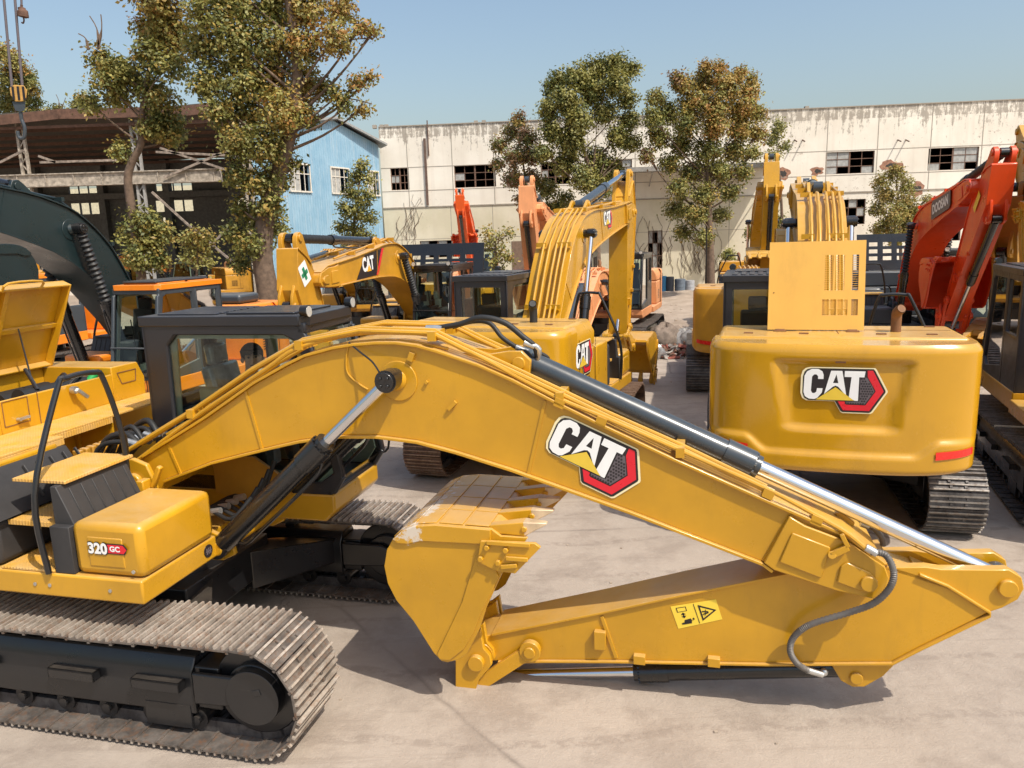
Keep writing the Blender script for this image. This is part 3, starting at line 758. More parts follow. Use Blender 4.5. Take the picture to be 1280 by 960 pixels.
    tr_.ring([(-.14, 1.44), (1.40, 1.36), (1.53, 1.50), (1.29, 2.76), (1.20, 2.80), (-.12, 2.80)], [(-.04, 1.56), (1.33, 1.48), (1.46, 1.56), (1.22, 2.69), (1.13, 2.72), (.0, 2.72)], lambda p: (p[0], y0 + .06, p[1]), lambda p: (p[0], y0 + .08, p[1]))
    tr_.build('pillar_trim', [TRIM], root, bevel=.006)
    wp = MB(); wp.bar((1.47, y0 + .5, 1.55), (1.38, y0 + .35, 2.35), .012, .02); wp.build('wiper', [BLK], root)
    gr_ = MB(); gr_.tube(smoothpath([(1.50, y1 - .05, 1.45), (1.64, y1 - .02, 1.50), (1.63, y1 - .02, 1.85), (1.52, y1 - .05, 2.05)], 4), .012, 8); gr_.build('grab_handle', [BLK], root)
    s = MB(); ys = .86
    s.box(.18, .66, ys - .25, ys + .25, 1.72, 1.86); s.obox((.17, ys, 2.12), (.06, 0, .01), (0, .23, 0), (-.06, 0, .30)); s.obox((.09, ys, 2.52), (.05, 0, 0), (0, .13, 0), (-.01, 0, .10))
    s.box(.25, .6, ys - .18, ys + .18, 1.38, 1.72)
    s.build('operator_seat', [SEATM if not o.get('hero') else WRAP], root, bevel=.03)
    c = MB(); c.box(.15, .8, ys - .42, ys - .29, 1.5, 1.9); c.box(.15, .8, ys + .29, ys + .40, 1.5, 1.9); c.box(x0 + .06, 1.44, y0 + .06, y1 - .06, 1.325, 1.345)
    c.cyl((.72, ys - .35, 1.9), (.74, ys - .35, 2.06), .02); c.cyl((.72, ys + .35, 1.9), (.74, ys + .35, 2.06), .02)
    c.cyl((1.15, ys - .1, 1.34), (1.12, ys - .1, 1.75), .015); c.cyl((1.15, ys + .1, 1.34), (1.12, ys + .1, 1.75), .015)
    c.obox((1.22, y0 + .16, 2.15), (.02, 0, .01), (0, .09, 0), (-.01, 0, .07)); c.box(x0 + .06, .1, y0 + .08, y1 - .08, 1.345, 2.0)
    c.build('control_console', [PLA], root, bevel=.01)
    c = MB(); c.box(.12, .30, y0 + .10, y0 + .26, 1.5, 2.05); c.box(.15, .34, y0 + .09, y0 + .2, 2.05, 2.25); c.build('side_console', [TRIM], root, bevel=.02)

# ---------------------------------------------------------------- upper structure
def cw_shape(u, v, recess):
    """u 0..1 around the tail from right front to left front, v 0..1 upwards"""
    a = lerp(-PI / 2, PI / 2, u); cy = math.sin(a); sx = math.cos(a)
    y = 1.36 * math.copysign(abs(cy) ** .42, cy); x = -2.02 - .62 * abs(sx) ** .34 - .10 * (1 - (y / 1.36) ** 2)
    z = lerp(.98, 2.34, v)
    z0 = .98 + .05 * (abs(y) / 1.36) ** 4
    z = lerp(z0, 2.34, v)
    k = 1.
    if v > .93: k = 1 - .035 * ((v - .93) / .07) ** 2
    if v < .04: k = 1 - .03 * ((.04 - v) / .04) ** 2
    if recess:
        def sm(t): t = max(0, min(1, t)); return t * t * (3 - 2 * t)
        wtop = lerp(.50, .64, (z - 1.45) / .75)
        rr = sm((wtop + .06 - abs(y)) / .09) * sm((z - 1.40) / .09) * sm((2.20 - z) / .07)
        x += .055 * rr
        crease = lerp(1.22, 1.38, sm((abs(y) - .72) / .25)) 
        x -= .045 * sm((crease - z) / .07) * (1 if sx > .05 else 0)
        y *= 1 - .012 * sm((crease - z) / .07)
    return (-1.6 + (x + 1.6) * k, y * k, z)
def make_upper(root, o):
    bm_ = o['bodymat']; hz = 2.36; hero = o.get('hero')
    # main frame
    mf = MB(); mf.box(-2.2, .62, -.50, .33, .98, 1.14); 
    for yy in (-.42, .36):
        mf.py([(-.75, 1.14), (-.25, 1.50), (-.05, 1.78), (.08, 1.83), (.22, 1.78), (.27, 1.66), (.33, 1.30), (.75, 1.24), (.95, 1.16), (.97, 1.04), (.85, .98), (-.75, .98)], yy, yy + .05)
    mf.cyl((.09, -.46, 1.62), (.09, .45, 1.62), .085, seg=28); mf.cyl((.09, -.485, 1.62), (.09, -.46, 1.62), .05, seg=20)
    mf.cyl((CYLFOOT[0], -.52, CYLFOOT[1]), (CYLFOOT[0], .52, CYLFOOT[1]), .06, seg=20)
    main = mf.build('main_frame', [bm_], root, bevel=.012)
    # side decks
    dk = MB(); dk.box(-2.1, .87, -1.37, -.50, 1.06, 1.24); dk.box(-2.1, -.39, .33, 1.37, 1.06, 1.24)
    dk.build('side_deck', [bm_], root, bevel=.016)
    # right-hand tanks
    tk = MB(); tk.box(-1.14, -.55, -1.36, -.50, 1.245, 1.975)
    tk.build('fuel_tank', [bm_], root, bevel=.03)
    tk = MB(); tk.box(-.548, -.37, -1.35, -.42, 1.245, 1.60 if hero else 1.9)
    if hero: tk.box(-.62, -.40, -1.40, -1.22, 1.245, 2.03)
    tk.build('tank_cover', [PLA], root, bevel=.05)
    # tool box
    tb = MB(); tb.box(.30, .885, -1.345, -.52, 1.243, 1.64)
    box = tb.build('tool_box', [bm_], root, bevel=.055)
    p = MB(); p.box(.44, .73, -1.352, -1.338, 1.32, 1.54); p.build('embossed_panel', [bm_], box, bevel=.012)
    st = MB(); st.box(.13, .297, -1.355, -.52, 1.243, 1.60); st.add([(.13, -1.30, 1.60), (.30, -1.30, 1.60), (.18, -1.30, 1.88), (.13, -1.30, 1.88), (.13, -.60, 1.60), (.30, -.60, 1.60), (.18, -.60, 1.88), (.13, -.60, 1.88)], [(0, 1, 2, 3), (7, 6, 5, 4), (1, 5, 6, 2), (2, 6, 7, 3), (0, 3, 7, 4)])
    for k in range(6): yy = -1.2 + k * .11; st.bar((.285, yy, 1.62), (.19, yy, 1.84), .012, .03)
    for k in range(5): yy = -.92 + k * .13; st.bar((-.33, yy, 1.66), (-.49, yy, 1.90), .012, .03)
    st.add([(-.37, -1.34, 1.60), (-.32, -1.34, 1.60), (-.53, -1.34, 1.93), (-.57, -1.34, 1.93), (-.37, -.44, 1.60), (-.32, -.44, 1.60), (-.53, -.44, 1.93), (-.57, -.44, 1.93)], [(0, 1, 2, 3), (7, 6, 5, 4), (1, 5, 6, 2), (2, 6, 7, 3)])
    st.box(-.36, .11, -.80, -.76, 1.245, 1.86)
    st.build('step_riser', [PLA], root, bevel=.02)
    tr = MB(); tr.box(-.36, .125, -1.24, -.83, 1.54, 1.58); tr.box(-.25, .22, -1.27 + .02, -.55, 1.885, 1.91)
    tr.box(-.35, .12, -1.36, -.82, 1.243, 1.262)
    tr.build('step_tread', [TREAD if o.get('yellowtread', 1) else PLA], root, bevel=.004, split='island')
    # rails
    hr = MB()
    hr.tube(smoothpath([(.10, -1.385, 1.25), (.08, -1.385, 1.84), (.10, -1.08, 2.55), (.12, -1.0, 2.62), (.14, -.76, 2.62), (.15, -.68, 2.55), (.17, -.585, 2.10), (.17, -.58, 1.66)], 5), .022, 10)
    hr.tube(smoothpath([(.02, -.40, 1.75), (.05, -.42, 2.0), (.10, -.52, 2.10), (.17, -.58, 2.10)], 4), .018, 8)
    hr.build('hand_rail', [BLK], root)
    # valve area between tank and cab
    vb = MB(); vb.box(-1.1, -.6, -.3, .2, 1.14, 1.55); vb.box(-.5, -.2, -.2, .15, 1.14, 1.45)
    for k in range(8): vb.box(-.58, -.5, -.34 + k * .075, -.29 + k * .075, 1.3, 1.85)
    vb.cyl((-.55, .05, 1.15), (-.55, .05, 1.62), .17, seg=20)
    vb.build('control_valve', [BLK if not hero else YELD], root, bevel=.01)
    # engine hood block
    hb = MB(); holes = o.get('hoodholes')
    hb.box(-2.05, -1.16, -1.345, 1.345, 1.245, 1.98)
    sl = .17
    pr = [(-1.34, 1.985), (-1.345, hz - sl), (-1.345 + .09, hz), (1.345 - .09, hz), (1.345, hz - sl), (1.34, 1.985)]
    fx = -1.16
    if o.get('bay'):     # open engine bay
        hb.px([(-1.34, 1.985), (-1.345, hz - .1), (-1.30, hz), (-.45, hz), (-.45, 1.985)], -2.05, fx)
        hb.px([(.88, 1.985), (.88, hz), (1.345 - .09, hz), (1.345, hz - sl), (1.34, 1.985)], -2.05, fx)
        hb.box(fx - .03, fx, -.45, .88, 1.985, hz - .07); hb.box(-2.05, -2.0, -.45, .88, 1.985, hz)
    else: hb.px(pr, -2.22, fx)
    hood = hb.build('engine_hood', [bm_], root, bevel=.035 if not o.get('bay') else .01)
    if o.get('walkway', hero):
        wk = MB(); wk.box(-1.155, -.72, -1.36, 1.36, 1.985, 2.005); wk.box(-.74, -.72, -.45, .33, 1.93, 1.985); wk.box(-.72, -.56, -1.36, -.42, 1.985, 2.005); wk.box(-.575, -.56, -1.36, -.42, 1.93, 1.985)
        wk.build('walkway', [TREAD], root, bevel=.004)
        wl = MB(); wl.box(-1.15, -1.12, .30, 1.36, 1.25, 1.98); wl.box(-1.14, -.75, .335, .36, 1.245, 1.98)
        wl.build('bulkhead', [YEL], root)
    # counterweight
    cw = MB(); rec = o.get('recess', True)
    nu, nv = (96, 60) if hero or o.get('finecw') else (40, 20)
    cw.grid(lambda u, v: cw_shape(u, v, rec), nu, nv)
    top = [cw_shape(i / nu, 1, False) for i in range(nu + 1)]; bot = [cw_shape(i / nu, 0, False) for i in range(nu + 1)]
    cw.add(top, [tuple(range(nu + 1))[::-1]]); cw.add(bot, [tuple(range(nu + 1))])
    c = cw.build('counterweight', [o.get('cwmat', bm_)], root, smooth=50); recalc(c)
    if o.get('reflectors', True):
        rf = MB()
        for sg in (-1, 1):
            us = [i / 200 for i in range(201)]
            pts = [cw_shape(u, .2, rec) for u in us]
            sel = [p for p in pts if .90 < sg * p[1] < 1.28]
            sel.sort(key=lambda p: p[1] * sg)
            a = [(p[0] - .012 - (.0), p[1] * 1.006, lerp(1.165, 1.215, i / (len(sel) - 1))) for i, p in enumerate(sel)]
            b = [(p[0] - .012, p[1] * 1.006, lerp(1.25, 1.29, i / (len(sel) - 1))) for i, p in enumerate(sel)]
            rf.add(a + b, [(i, i + 1, len(a) + i + 1, len(a) + i) for i in range(len(a) - 1)])
        rf.build('reflector', [REDM], c, split=SY)
    # muffler
    if not o.get('bay'):
        mu = MB(); q = o.get('muffler', (-1.72, -.63))
        mu.tube(smoothpath([(q[0], q[1], hz - .02), (q[0], q[1], hz + .15), (q[0] - .03, q[1], hz + .22), (q[0] - .10, q[1] - .03, hz + .27)], 4), .055, 16, caps=False)
        mu.tube(smoothpath([(q[0], q[1], hz + .02), (q[0], q[1], hz + .15), (q[0] - .03, q[1], hz + .22), (q[0] - .10, q[1] - .03, hz + .27)], 4), .046, 16)
        mu.build('exhaust_pipe', [o.get('exmat', BROWNI)], hood)
        ln = MB(); ln.box(-1.95, -1.2, -.02, -.012, hz, hz + .004); ln.box(-1.6, -1.592, -1.2, 1.2, hz, hz + .004)
        for xx, yy in ((-2.0, .9), (-2.0, .3), (-2.0, -.5), (-2.0, -1.0), (-1.3, -1.1)): ln.box(xx, xx + .05, yy, yy + .10, hz, hz + .012)
        ln.build('hood_latch', [BROWNI], hood, split='island')
    # side doors' seams & louvres on both sides
    sm = MB()
    for sg in (-1, 1):
        yy = sg * 1.348
        for xx in (-1.9, -1.15): sm.box(xx, xx + .008, min(yy, yy + sg * .004), max(yy, yy + sg * .004), 1.28, 2.15)
        for k in range(6): sm.box(-1.75, -1.45, min(yy, yy + sg * .004), max(yy, yy + sg * .004), 1.42 + k * .05, 1.44 + k * .05)
    sm.build('side_vent', [BLK], hood, split=SY)
    return dict(hood=hood, cw=c, main=main, box=box)

def excavator(label, x, y, h, o, group='excavators parked in the yard', name='excavator'):
    fr_ = Frame(x, y, h)
    root = thing(name, label, 'excavator', (x, y, 0), R(h), group)
    undercarriage(root, o); up = make_upper(root, o)
    if o.get('cab', True): make_cab(root, o)
    arm = make_arm(root, o) if o.get('arm', True) else None
    return root, fr_, up, arm
# ================================================================ LIGHT AND SKY
w = bpy.data.worlds.new('World'); SC.world = w; w.use_nodes = True
nt = w.node_tree; bg = nt.nodes['Background']
sky = nt.nodes.new('ShaderNodeTexSky'); sky.sky_type = 'NISHITA'; sky.sun_disc = False
SUN = Vector((.60, -.60, 1.20)).normalized()
el = math.asin(SUN.z); az = math.atan2(SUN.x, SUN.y)
sky.sun_elevation = el; sky.sun_rotation = az; sky.air_density = 1.4; sky.dust_density = 3.5; sky.ozone_density = 1.9; sky.altitude = 0
nt.links.new(sky.outputs[0], bg.inputs[0]); bg.inputs[1].default_value = .15
ld = bpy.data.lights.new('sun', 'SUN'); ld.energy = 4.2; ld.angle = R(.53); ld.color = (1, .93, .82)
lo = bpy.data.objects.new('sun', ld); COL.objects.link(lo); lo.rotation_euler = (-SUN).to_track_quat('-Z', 'Y').to_euler(); lo.location = (5, -5, 20)
SC.view_settings.view_transform = 'Standard'; SC.view_settings.look = 'None'; SC.view_settings.exposure = .15; SC.view_settings.gamma = 1
SC.view_settings.use_curve_mapping = False
SC.cycles.max_bounces = 6; SC.cycles.transparent_max_bounces = 16; SC.cycles.use_denoising = True

# ================================================================ GROUND
def ground_mat():
    m, nt, b = nodemat('yard_concrete'); v = coords(nt)
    big = noise(nt, v, .28, 6, .62); mid = noise(nt, v, 1.6, 8, .68); fine = noise(nt, v, 9, 8, .7); grit = noise(nt, v, 60, 3, .6)
    c = mixc(nt, ramp(nt, big, [(.36, 0.), (.64, 1.)]), (.345, .288, .235), (.405, .342, .284))
    c = mixc(nt, ramp(nt, mid, [(.40, .55), (.53, 0.)]), c, (.26, .212, .172))
    c = mixc(nt, ramp(nt, fine, [(.52, 0.), (.78, .4)]), c, (.47, .405, .34))
    # dark oily spots and pitting
    sp = noise(nt, v, 3.3, 10, .8)
    c = mixc(nt, ramp(nt, sp, [(.64, 0.), (.74, .7)]), c, (.14, .115, .095))
    vo = N(nt, 'ShaderNodeTexVoronoi'); vo.feature = 'DISTANCE_TO_EDGE'; vo.inputs['Scale'].default_value = .22
    dv = nt.nodes.new('ShaderNodeMixRGB'); dv.inputs[0].default_value = .12
    nv = N(nt, 'ShaderNodeTexNoise'); nt.links.new(v, nv.inputs['Vector']); nv.inputs['Scale'].default_value = 1.2; nv.inputs['Detail'].default_value = 8
    nt.links.new(v, dv.inputs[1]); nt.links.new(nv.outputs[1], dv.inputs[2]); nt.links.new(dv.outputs[0], vo.inputs['Vector'])
    ck = ramp(nt, vo.outputs[0], [(.0, 1.), (.006, .0)])
    c = mixc(nt, mathn(nt, 'MULTIPLY', ck, ramp(nt, big, [(.42, 0.), (.55, .7)])), c, (.11, .09, .075))
    # tyre and track scuffs: long thin streaks
    v2 = coords(nt, (.35, 6, 1)); 
    st = noise(nt, v2, 1.1, 7, .7)
    c = mixc(nt, ramp(nt, st, [(.57, 0.), (.68, .42)]), c, (.24, .195, .155))
    wv = N(nt, 'ShaderNodeTexWave'); wv.wave_type = 'RINGS'; wv.inputs['Scale'].default_value = .35; wv.inputs['Distortion'].default_value = 3.5; wv.inputs['Detail'].default_value = 6; nt.links.new(v, wv.inputs['Vector'])
    c = mixc(nt, mathn(nt, 'MULTIPLY', ramp(nt, wv.outputs[1], [(.955, 0.), (.99, .5)]), ramp(nt, fine, [(.45, 0.), (.55, 1.)])), c, (.23, .185, .15))
    v4 = coords(nt, (3.2, .5, 1)); st2 = noise(nt, v4, 1.3, 8, .75)
    c = mixc(nt, ramp(nt, st2, [(.60, 0.), (.70, .30)]), c, (.44, .38, .32))
    # earth of the far yard
    sx = nt.nodes.new('ShaderNodeSeparateXYZ'); nt.links.new(v, sx.inputs[0])
    e = mathn(nt, 'ADD', sx.outputs[1], mathn(nt, 'MULTIPLY', big, 12.0))
    em = ramp(nt, mathn(nt, 'MULTIPLY', e, .01), [(.285, 0.), (.31, 1.)])
    earth = mixc(nt, ramp(nt, mid, [(.35, 0.), (.65, 1.)]), (.30, .23, .17), (.42, .34, .265))
    earth = mixc(nt, ramp(nt, fine, [(.55, 0.), (.7, .5)]), earth, (.22, .165, .12))
    c = mixc(nt, em, c, earth)
    nt.links.new(c, b.inputs['Base Color']); nt.links.new(ramp(nt, mid, [(.3, .65), (.7, .9)]), b.inputs['Roughness'])
    h = mathn(nt, 'ADD', mathn(nt, 'MULTIPLY', fine, .6), mathn(nt, 'MULTIPLY', grit, .25))
    h = mathn(nt, 'ADD', h, mathn(nt, 'MULTIPLY', sp, .6))
    bump(nt, b, h, .55, .03)
    return m
g = MB()
def gz(x, y):
    k = max(0, min(1, (y - 24) / 6))
    return k * (.10 * math.sin(x * 1.3 + y * .7) * math.sin(y * 1.1 - x * .4) + .06 * math.sin(x * 3.1) * math.sin(y * 2.3 + 1)) - (.0 if k == 0 else .02)
g.grid(lambda u, v: ((lambda x, y: (x, y, gz(x, y)))(lerp(-60, 60, u), lerp(-10, 70, v))), 200, 150)
gr = structure(g.build('yard_ground', [ground_mat()], smooth=60))
g2 = MB(); g2.add([(-1500, -1500, -.35), (1500, -1500, -.35), (1500, 1500, -.35), (-1500, 1500, -.35)], [(0, 1, 2, 3)])
structure(g2.build('far_ground', [plain('far_earth', (.38, .31, .23), .9)], smooth=0))

# ================================================================ BUILDINGS
def plaster():
    m, nt, b = nodemat('stained_plaster'); v = coords(nt)
    big = noise(nt, v, .35, 6, .6); sx = nt.nodes.new('ShaderNodeSeparateXYZ'); nt.links.new(v, sx.inputs[0])
    c = mixc(nt, ramp(nt, big, [(.35, 0.), (.65, 1.)]), (.72, .66, .56), (.84, .79, .69))
    low = ramp(nt, mathn(nt, 'MULTIPLY', sx.outputs[2], .1), [(.559, 1.), (.561, 0.)])
    xl = ramp(nt, mathn(nt, 'MULTIPLY', sx.outputs[0], .01), [(.262, 1.), (.263, 0.)])
    c = mixc(nt, mathn(nt, 'MULTIPLY', low, xl), c, mixc(nt, ramp(nt, big, [(.4, 0.), (.6, 1.)]), (.60, .545, .40), (.70, .64, .50)))
    vs = coords(nt, (2.2, 1, .32)); st = noise(nt, vs, 1.5, 9, .78)
    grad = ramp(nt, mathn(nt, 'MULTIPLY', sx.outputs[2], .1), [(.80, 0.), (1.03, .30), (1.08, .42)])
    st = mathn(nt, 'ADD', mathn(nt, 'MULTIPLY', st, .62), mathn(nt, 'MULTIPLY', noise(nt, v, 2.6, 9, .8), .40))
    msk = ramp(nt, mathn(nt, 'ADD', st, mathn(nt, 'MULTIPLY', grad, .33)), [(.612, 0.), (.655, .75)])
    c = mixc(nt, msk, c, (.23, .195, .155))
    sp = noise(nt, v, 3.2, 10, .8)
    pt = ramp(nt, noise(nt, v, .22, 3, .5), [(.52, 0.), (.62, 1.)])
    c = mixc(nt, mathn(nt, 'MULTIPLY', ramp(nt, sp, [(.56, 0.), (.60, .8)]), pt), c, (.30, .25, .20))
    c = mixc(nt, ramp(nt, noise(nt, coords(nt, (2.5, 1, .15)), 1.0, 5, .6), [(.5, 0.), (.75, .3)]), c, (.55, .47, .38))
    nt.links.new(c, b.inputs['Base Color']); b.inputs['Roughness'].default_value = .9
    bump(nt, b, sp, .25, .02)
    return m
PLAST = plaster()
DARKI = plain('dark_interior', (.05, .045, .04), .9)
JOINT = plain('joint_grey', (.33, .29, .24), .9)
RFRAME = plain('rusty_window_frame', (.16, .09, .06), .7, var=.3)
PANE = plain('dusty_sheet_pane', (.36, .36, .34), .5, var=.25)
BRICK = plain('exposed_brick', (.33, .17, .11), .9, var=.4)

WB = Frame(-8.1, 51.9, -4.6)
ang = R(-4.6)
fac = thing('factory_building', 'long white two-storey factory with rain-streaked plaster and yellowed lower wall', 'building', (-8.1, 51.9, 0), ang)
TOP = 10.68
def wx(px, py=200): return WB.py(px, py, 0)[0]
holes = [(wx(487), wx(510), 6.72, 8.1), (wx(567), wx(619), 6.72, 8.1), (wx(676), wx(712), 6.72, 8.1), (wx(740), wx(790), 6.72, 8.1), (wx(1032), wx(1093), 6.72, 8.05), (wx(1160), wx(1223), 6.72, 8.05),
         (wx(525, 310), wx(570, 310), 2.3, 3.4), (wx(1050, 275), wx(1081, 275), 3.6, 5.15), (wx(810, 330), wx(828, 330), 1.2, 3.6), (wx(1120, 300), wx(1200, 300), 2.4, 4.4), (wx(990, 300), wx(1025, 300), 2.6, 4.6)]
wl = MB(); wl.gridwall(0, 48, -.4, TOP, holes, lambda x, z, s: (x, .25 * s, z))
wall = wl.build('front_wall', [PLAST], fac, smooth=0)
bx = MB(); bx.box(0, 48, .25, 11, TOP - .7, TOP - .5); bx.box(0, 48, 10.8, 11, -.4, TOP - .7); bx.box(-.0, .2, .25, 11, -.4, TOP - .7); bx.box(47.8, 48, .25, 11, -.4, TOP - .7); bx.box(.2, 47.8, .25, 10.8, 5.2, 5.4)
bx.build('roof_and_rear_walls', [DARKI], fac, smooth=0)
jt = MB(); seams = [509, 565, 617, 676, 735, 794, 852, 911, 971, 1033, 1096, 1162, 1226, 1290]
for p in seams: x = wx(p); jt.box(x - .025, x + .025, -.006, 0, 5.62, TOP)
for p in seams[:-6] + [519]: x = wx(p, 300); jt.box(x - .02, x + .02, -.005, 0, 0, 5.55)
jt.box(0, 48, -.01, 0, 8.1, 8.14); jt.box(0, 48, -.012, 0, 6.62, 6.66); jt.box(0, 48, -.05, 0, 5.55, 5.62); jt.box(0, 48, -.06, .3, TOP, TOP + .06); jt.box(0, 26, -.006, 0, 3.5, 3.53)
jt.build('panel_joint', [JOINT], wall, smooth=0)
rnd = random.Random(4)
for i, (a, b_, c_, d_) in enumerate(holes):
    fm = MB(); n = 4 if i < 7 else 3; y0 = .08
    for k in range(n + 1): x = lerp(a, b_, k / n); hw_ = .05 if (k * 2 == n or k in (0, n)) else .018; fm.box(x - hw_, x + hw_, y0, y0 + .05, c_, d_)
    for k in range(4): z = lerp(c_, d_, k / 3); fm.box(a, b_, y0 - .006, y0 + .044, z - .02, z + .02)
    fo = fm.build('window_frame', [RFRAME], wall, smooth=0)
    pn = MB(); any_ = False
    for k in range(n):
        for j in range(3):
            pr = .12 if i < 4 else ((1. if j > 0 and (k >= n / 2) == (i == 5) else (.5 if j == 0 else 0)) if i < 6 else .2)
            if rnd.random() < pr:
                any_ = True; xa, xb = lerp(a, b_, k / n), lerp(a, b_, (k + 1) / n); pn.box(xa + .02, xb - .02, y0 + .02, y0 + .03, lerp(c_, d_, j / 3) + .02, lerp(c_, d_, (j + 1) / 3) - .02)
    if any_: pn.build('window_pane', [PANE], fo, smooth=0, split='island')
def blotch(cx, cz, rx, rz, seed, mat, name='exposed_brick_patch', y=-.008):
    r_ = random.Random(seed); mb = MB(); pts = []
    for k in range(16):
        a = 2 * PI * k / 16; q = r_.uniform(.65, 1.15); pts.append((cx + rx * q * math.cos(a), cz + rz * q * math.sin(a)))
    mb.py(pts, y, .0); mb.build(name, [mat], wall, smooth=0)
for k, (p, q, rx, rz) in enumerate([(978, 217, .5, .45), (1021, 214, .45, .3), (1113, 207, .7, .35), (1145, 236, .6, .5)]):
    x, z = WB.py(p, q, 0); blotch(x, z, rx, rz, k, BRICK)
    blotch(x + .05, z + .0, rx * .5, rz * .45, k + 9, DARKI, 'wall_hole', -.016)
pp = MB()
for p in (993, 1003, 1122, 1132): x, z = WB.py(p, 178, 0); pp.bar((x, -.5, z), (x, 0, z + .15), .06, .06)
x, z = WB.py(530, 160, 0); pp.box(x - .07, x + .07, -.12, 0, 5.7, TOP - .8); pp.box(x + .2, x + .26, -.1, 0, 8.8, TOP + .3)
pp.build('drain_pipe', [plain('rusty_pipe', (.13, .08, .06), .8, var=.4)], wall, smooth=0, split='island')
cl_ = MB(); 
for p in (466, 475, 481, 594, 604, 700, 1010): x = wx(p, 155); cl_.box(x - .12, x + .12, .3, .6, TOP, TOP + .22)
cl_.build('roof_block', [JOINT], fac, smooth=0, split='island')
aw = MB(); xa, xb = wx(775, 215), wx(960, 215); aw.box(xa, xb, -2.2, -.01, 7.25, 7.37); aw.box(xa, xb, -2.25, -2.2, 7.15, 7.42)
for k in range(6): x = lerp(xa, xb, k / 5); aw.bar((x, -2.2, 7.2), (x, -.02, 6.4), .06, .06)
aw.build('canopy', [plain('grey_canopy_sheet', (.30, .29, .27), .8, var=.2)], fac, smooth=0)
# big doors of the ground floor with frames, partly hidden
dr = MB(); 
for p, q in ((640, 690), (700, 745)): xa, xb = wx(p, 320), wx(q, 320); dr.box(xa, xb, -.03, -.004, 0, 3.2)
dr.build('door_leaf', [plain('brown_steel_door', (.20, .13, .09), .7, var=.2)], wall, smooth=0, split='island')

# blue building ------------------------------------------------
def corr(name, c1, c2, c3, sc=7.):
    m, nt, b = nodemat(name); v = coords(nt); big = noise(nt, v, .8, 7, .65)
    c = mixc(nt, ramp(nt, big, [(.35, 0.), (.65, 1.)]), c1, c2)
    st = noise(nt, coords(nt, (3, 3, .25)), 1.4, 8, .7); c = mixc(nt, ramp(nt, st, [(.53, 0.), (.7, .75)]), c, c3)
    nt.links.new(c, b.inputs['Base Color']); b.inputs['Roughness'].default_value = .55
    bump(nt, b, big, .2, .02)
    return m
BLUE = corr('blue_sheet_metal', (.20, .36, .49), (.28, .44, .56), (.42, .51, .56))
bb = thing('blue_workshop', 'blue corrugated sheet metal workshop with white windows beside the white factory', 'building', (0, 0, 0))
P0, P1, P2_, P3_ = Vector((-12.9, 40.6, 0)), Vector((-7.95, 50.4, 0)), Vector((-8.3, 51.7, 0)), Vector((-13.3, 51.7, 0))
BF = Frame(P0.x, P0.y, math.degrees(math.atan2((P1 - P0).y, (P1 - P0).x))); BL = (P1 - P0).length
ax, az_ = BF.py(415, 150, 0); ex, ez = BF.py(483, 183, 0); e0 = ez - .1
def bwz(x): return lerp(e0, az_, x / ax) if x < ax else lerp(az_, ez, (x - ax) / (BL - ax))
mb = MB(); bh = []
for p0, p1, q0, q1 in ((361, 388, 209, 237), (413, 437, 206, 240), (459, 474, 209, 244)):
    xa, zb = BF.py(p0, q0, 0); xb, za = BF.py(p1, q1, 0); bh.append((xa, xb, 6.35, 7.75))
mb.gridwall(0, BL, -.4, 8.4, bh, lambda x, z, s: tuple(BF.w(x, .12 * s, z)))
nx = 60
mb.py([(0, 8.4), (BL, 8.4), (BL, bwz(BL)), (ax, az_), (0, e0)], 0, 0)
mb.v = mb.v[:-10]; 
for _ in range(7): mb.f.pop(); mb.m.pop()
mb.prism([(0, 8.4), (BL, 8.4), (BL, bwz(BL)), (ax, az_), (0, e0)], lambda p: tuple(BF.w(p[0], 0, p[1])), lambda p: tuple(BF.w(p[0], .12, p[1])))
gw = mb.build('gable_wall', [BLUE], bb, smooth=0)
rb = MB()
x = .08
while x < BL - .05:     # vertical ribs of the sheet
    segs = [(-.0, bwz(x) - .02)]
    for h in bh:
        if h[0] - .04 < x < h[1] + .04: segs = [(0, h[2] - .05), (h[3] + .05, bwz(x) - .02)]
    for za, zb in segs:
        rb.prism([(x - .03, -.0), (x - .015, -.022), (x + .015, -.022), (x + .03, -.0)], lambda p: tuple(BF.w(p[0], p[1], za)), lambda p: tuple(BF.w(p[0], p[1], zb)))
    x += .2
rb.build('sheet_rib', [BLUE], gw, smooth=0)
for h in bh:
    f = MB(); 
    def B_(x0, x1, y0, y1, z0, z1, mm=f, mi=0):
        v = [tuple(BF.w(x, y, z)) for z in (z0, z1) for y in (y0, y1) for x in (x0, x1)]
        mm.add(v, [(0, 2, 3, 1), (4, 5, 7, 6), (0, 1, 5, 4), (2, 6, 7, 3), (0, 4, 6, 2), (1, 3, 7, 5)], mi)
    B_(h[0] - .07, h[1] + .07, -.05, .04, h[3], h[3] + .08); B_(h[0] - .07, h[1] + .07, -.09, .04, h[2] - .08, h[2])
    B_(h[0] - .07, h[0], -.05, .04, h[2], h[3]); B_(h[1], h[1] + .07, -.05, .04, h[2], h[3])
    B_(h[0], h[1], -.0, .03, h[3] - .5, h[3] - .45)
    for k in (1, 2, 3): xx = lerp(h[0], h[1], k / 4); B_(xx - .02, xx + .02, .0, .03, h[2], h[3])
    fo = f.build('window_frame', [plain('white_window_frame', (.66, .62, .54), .6)], gw, smooth=0)
    gl = MB()
    B_(h[0], lerp(h[0], h[1], .5), .035, .045, h[2], h[3], gl); gl.build('window_pane', [PANE], fo, smooth=0)
ob = MB(); dv = Vector((-.09, 1, 0)).normalized()
A0, A1, Am = P0, P1, BF.w(ax, 0, 0)
def up(p, z): return Vector((p.x, p.y, z))
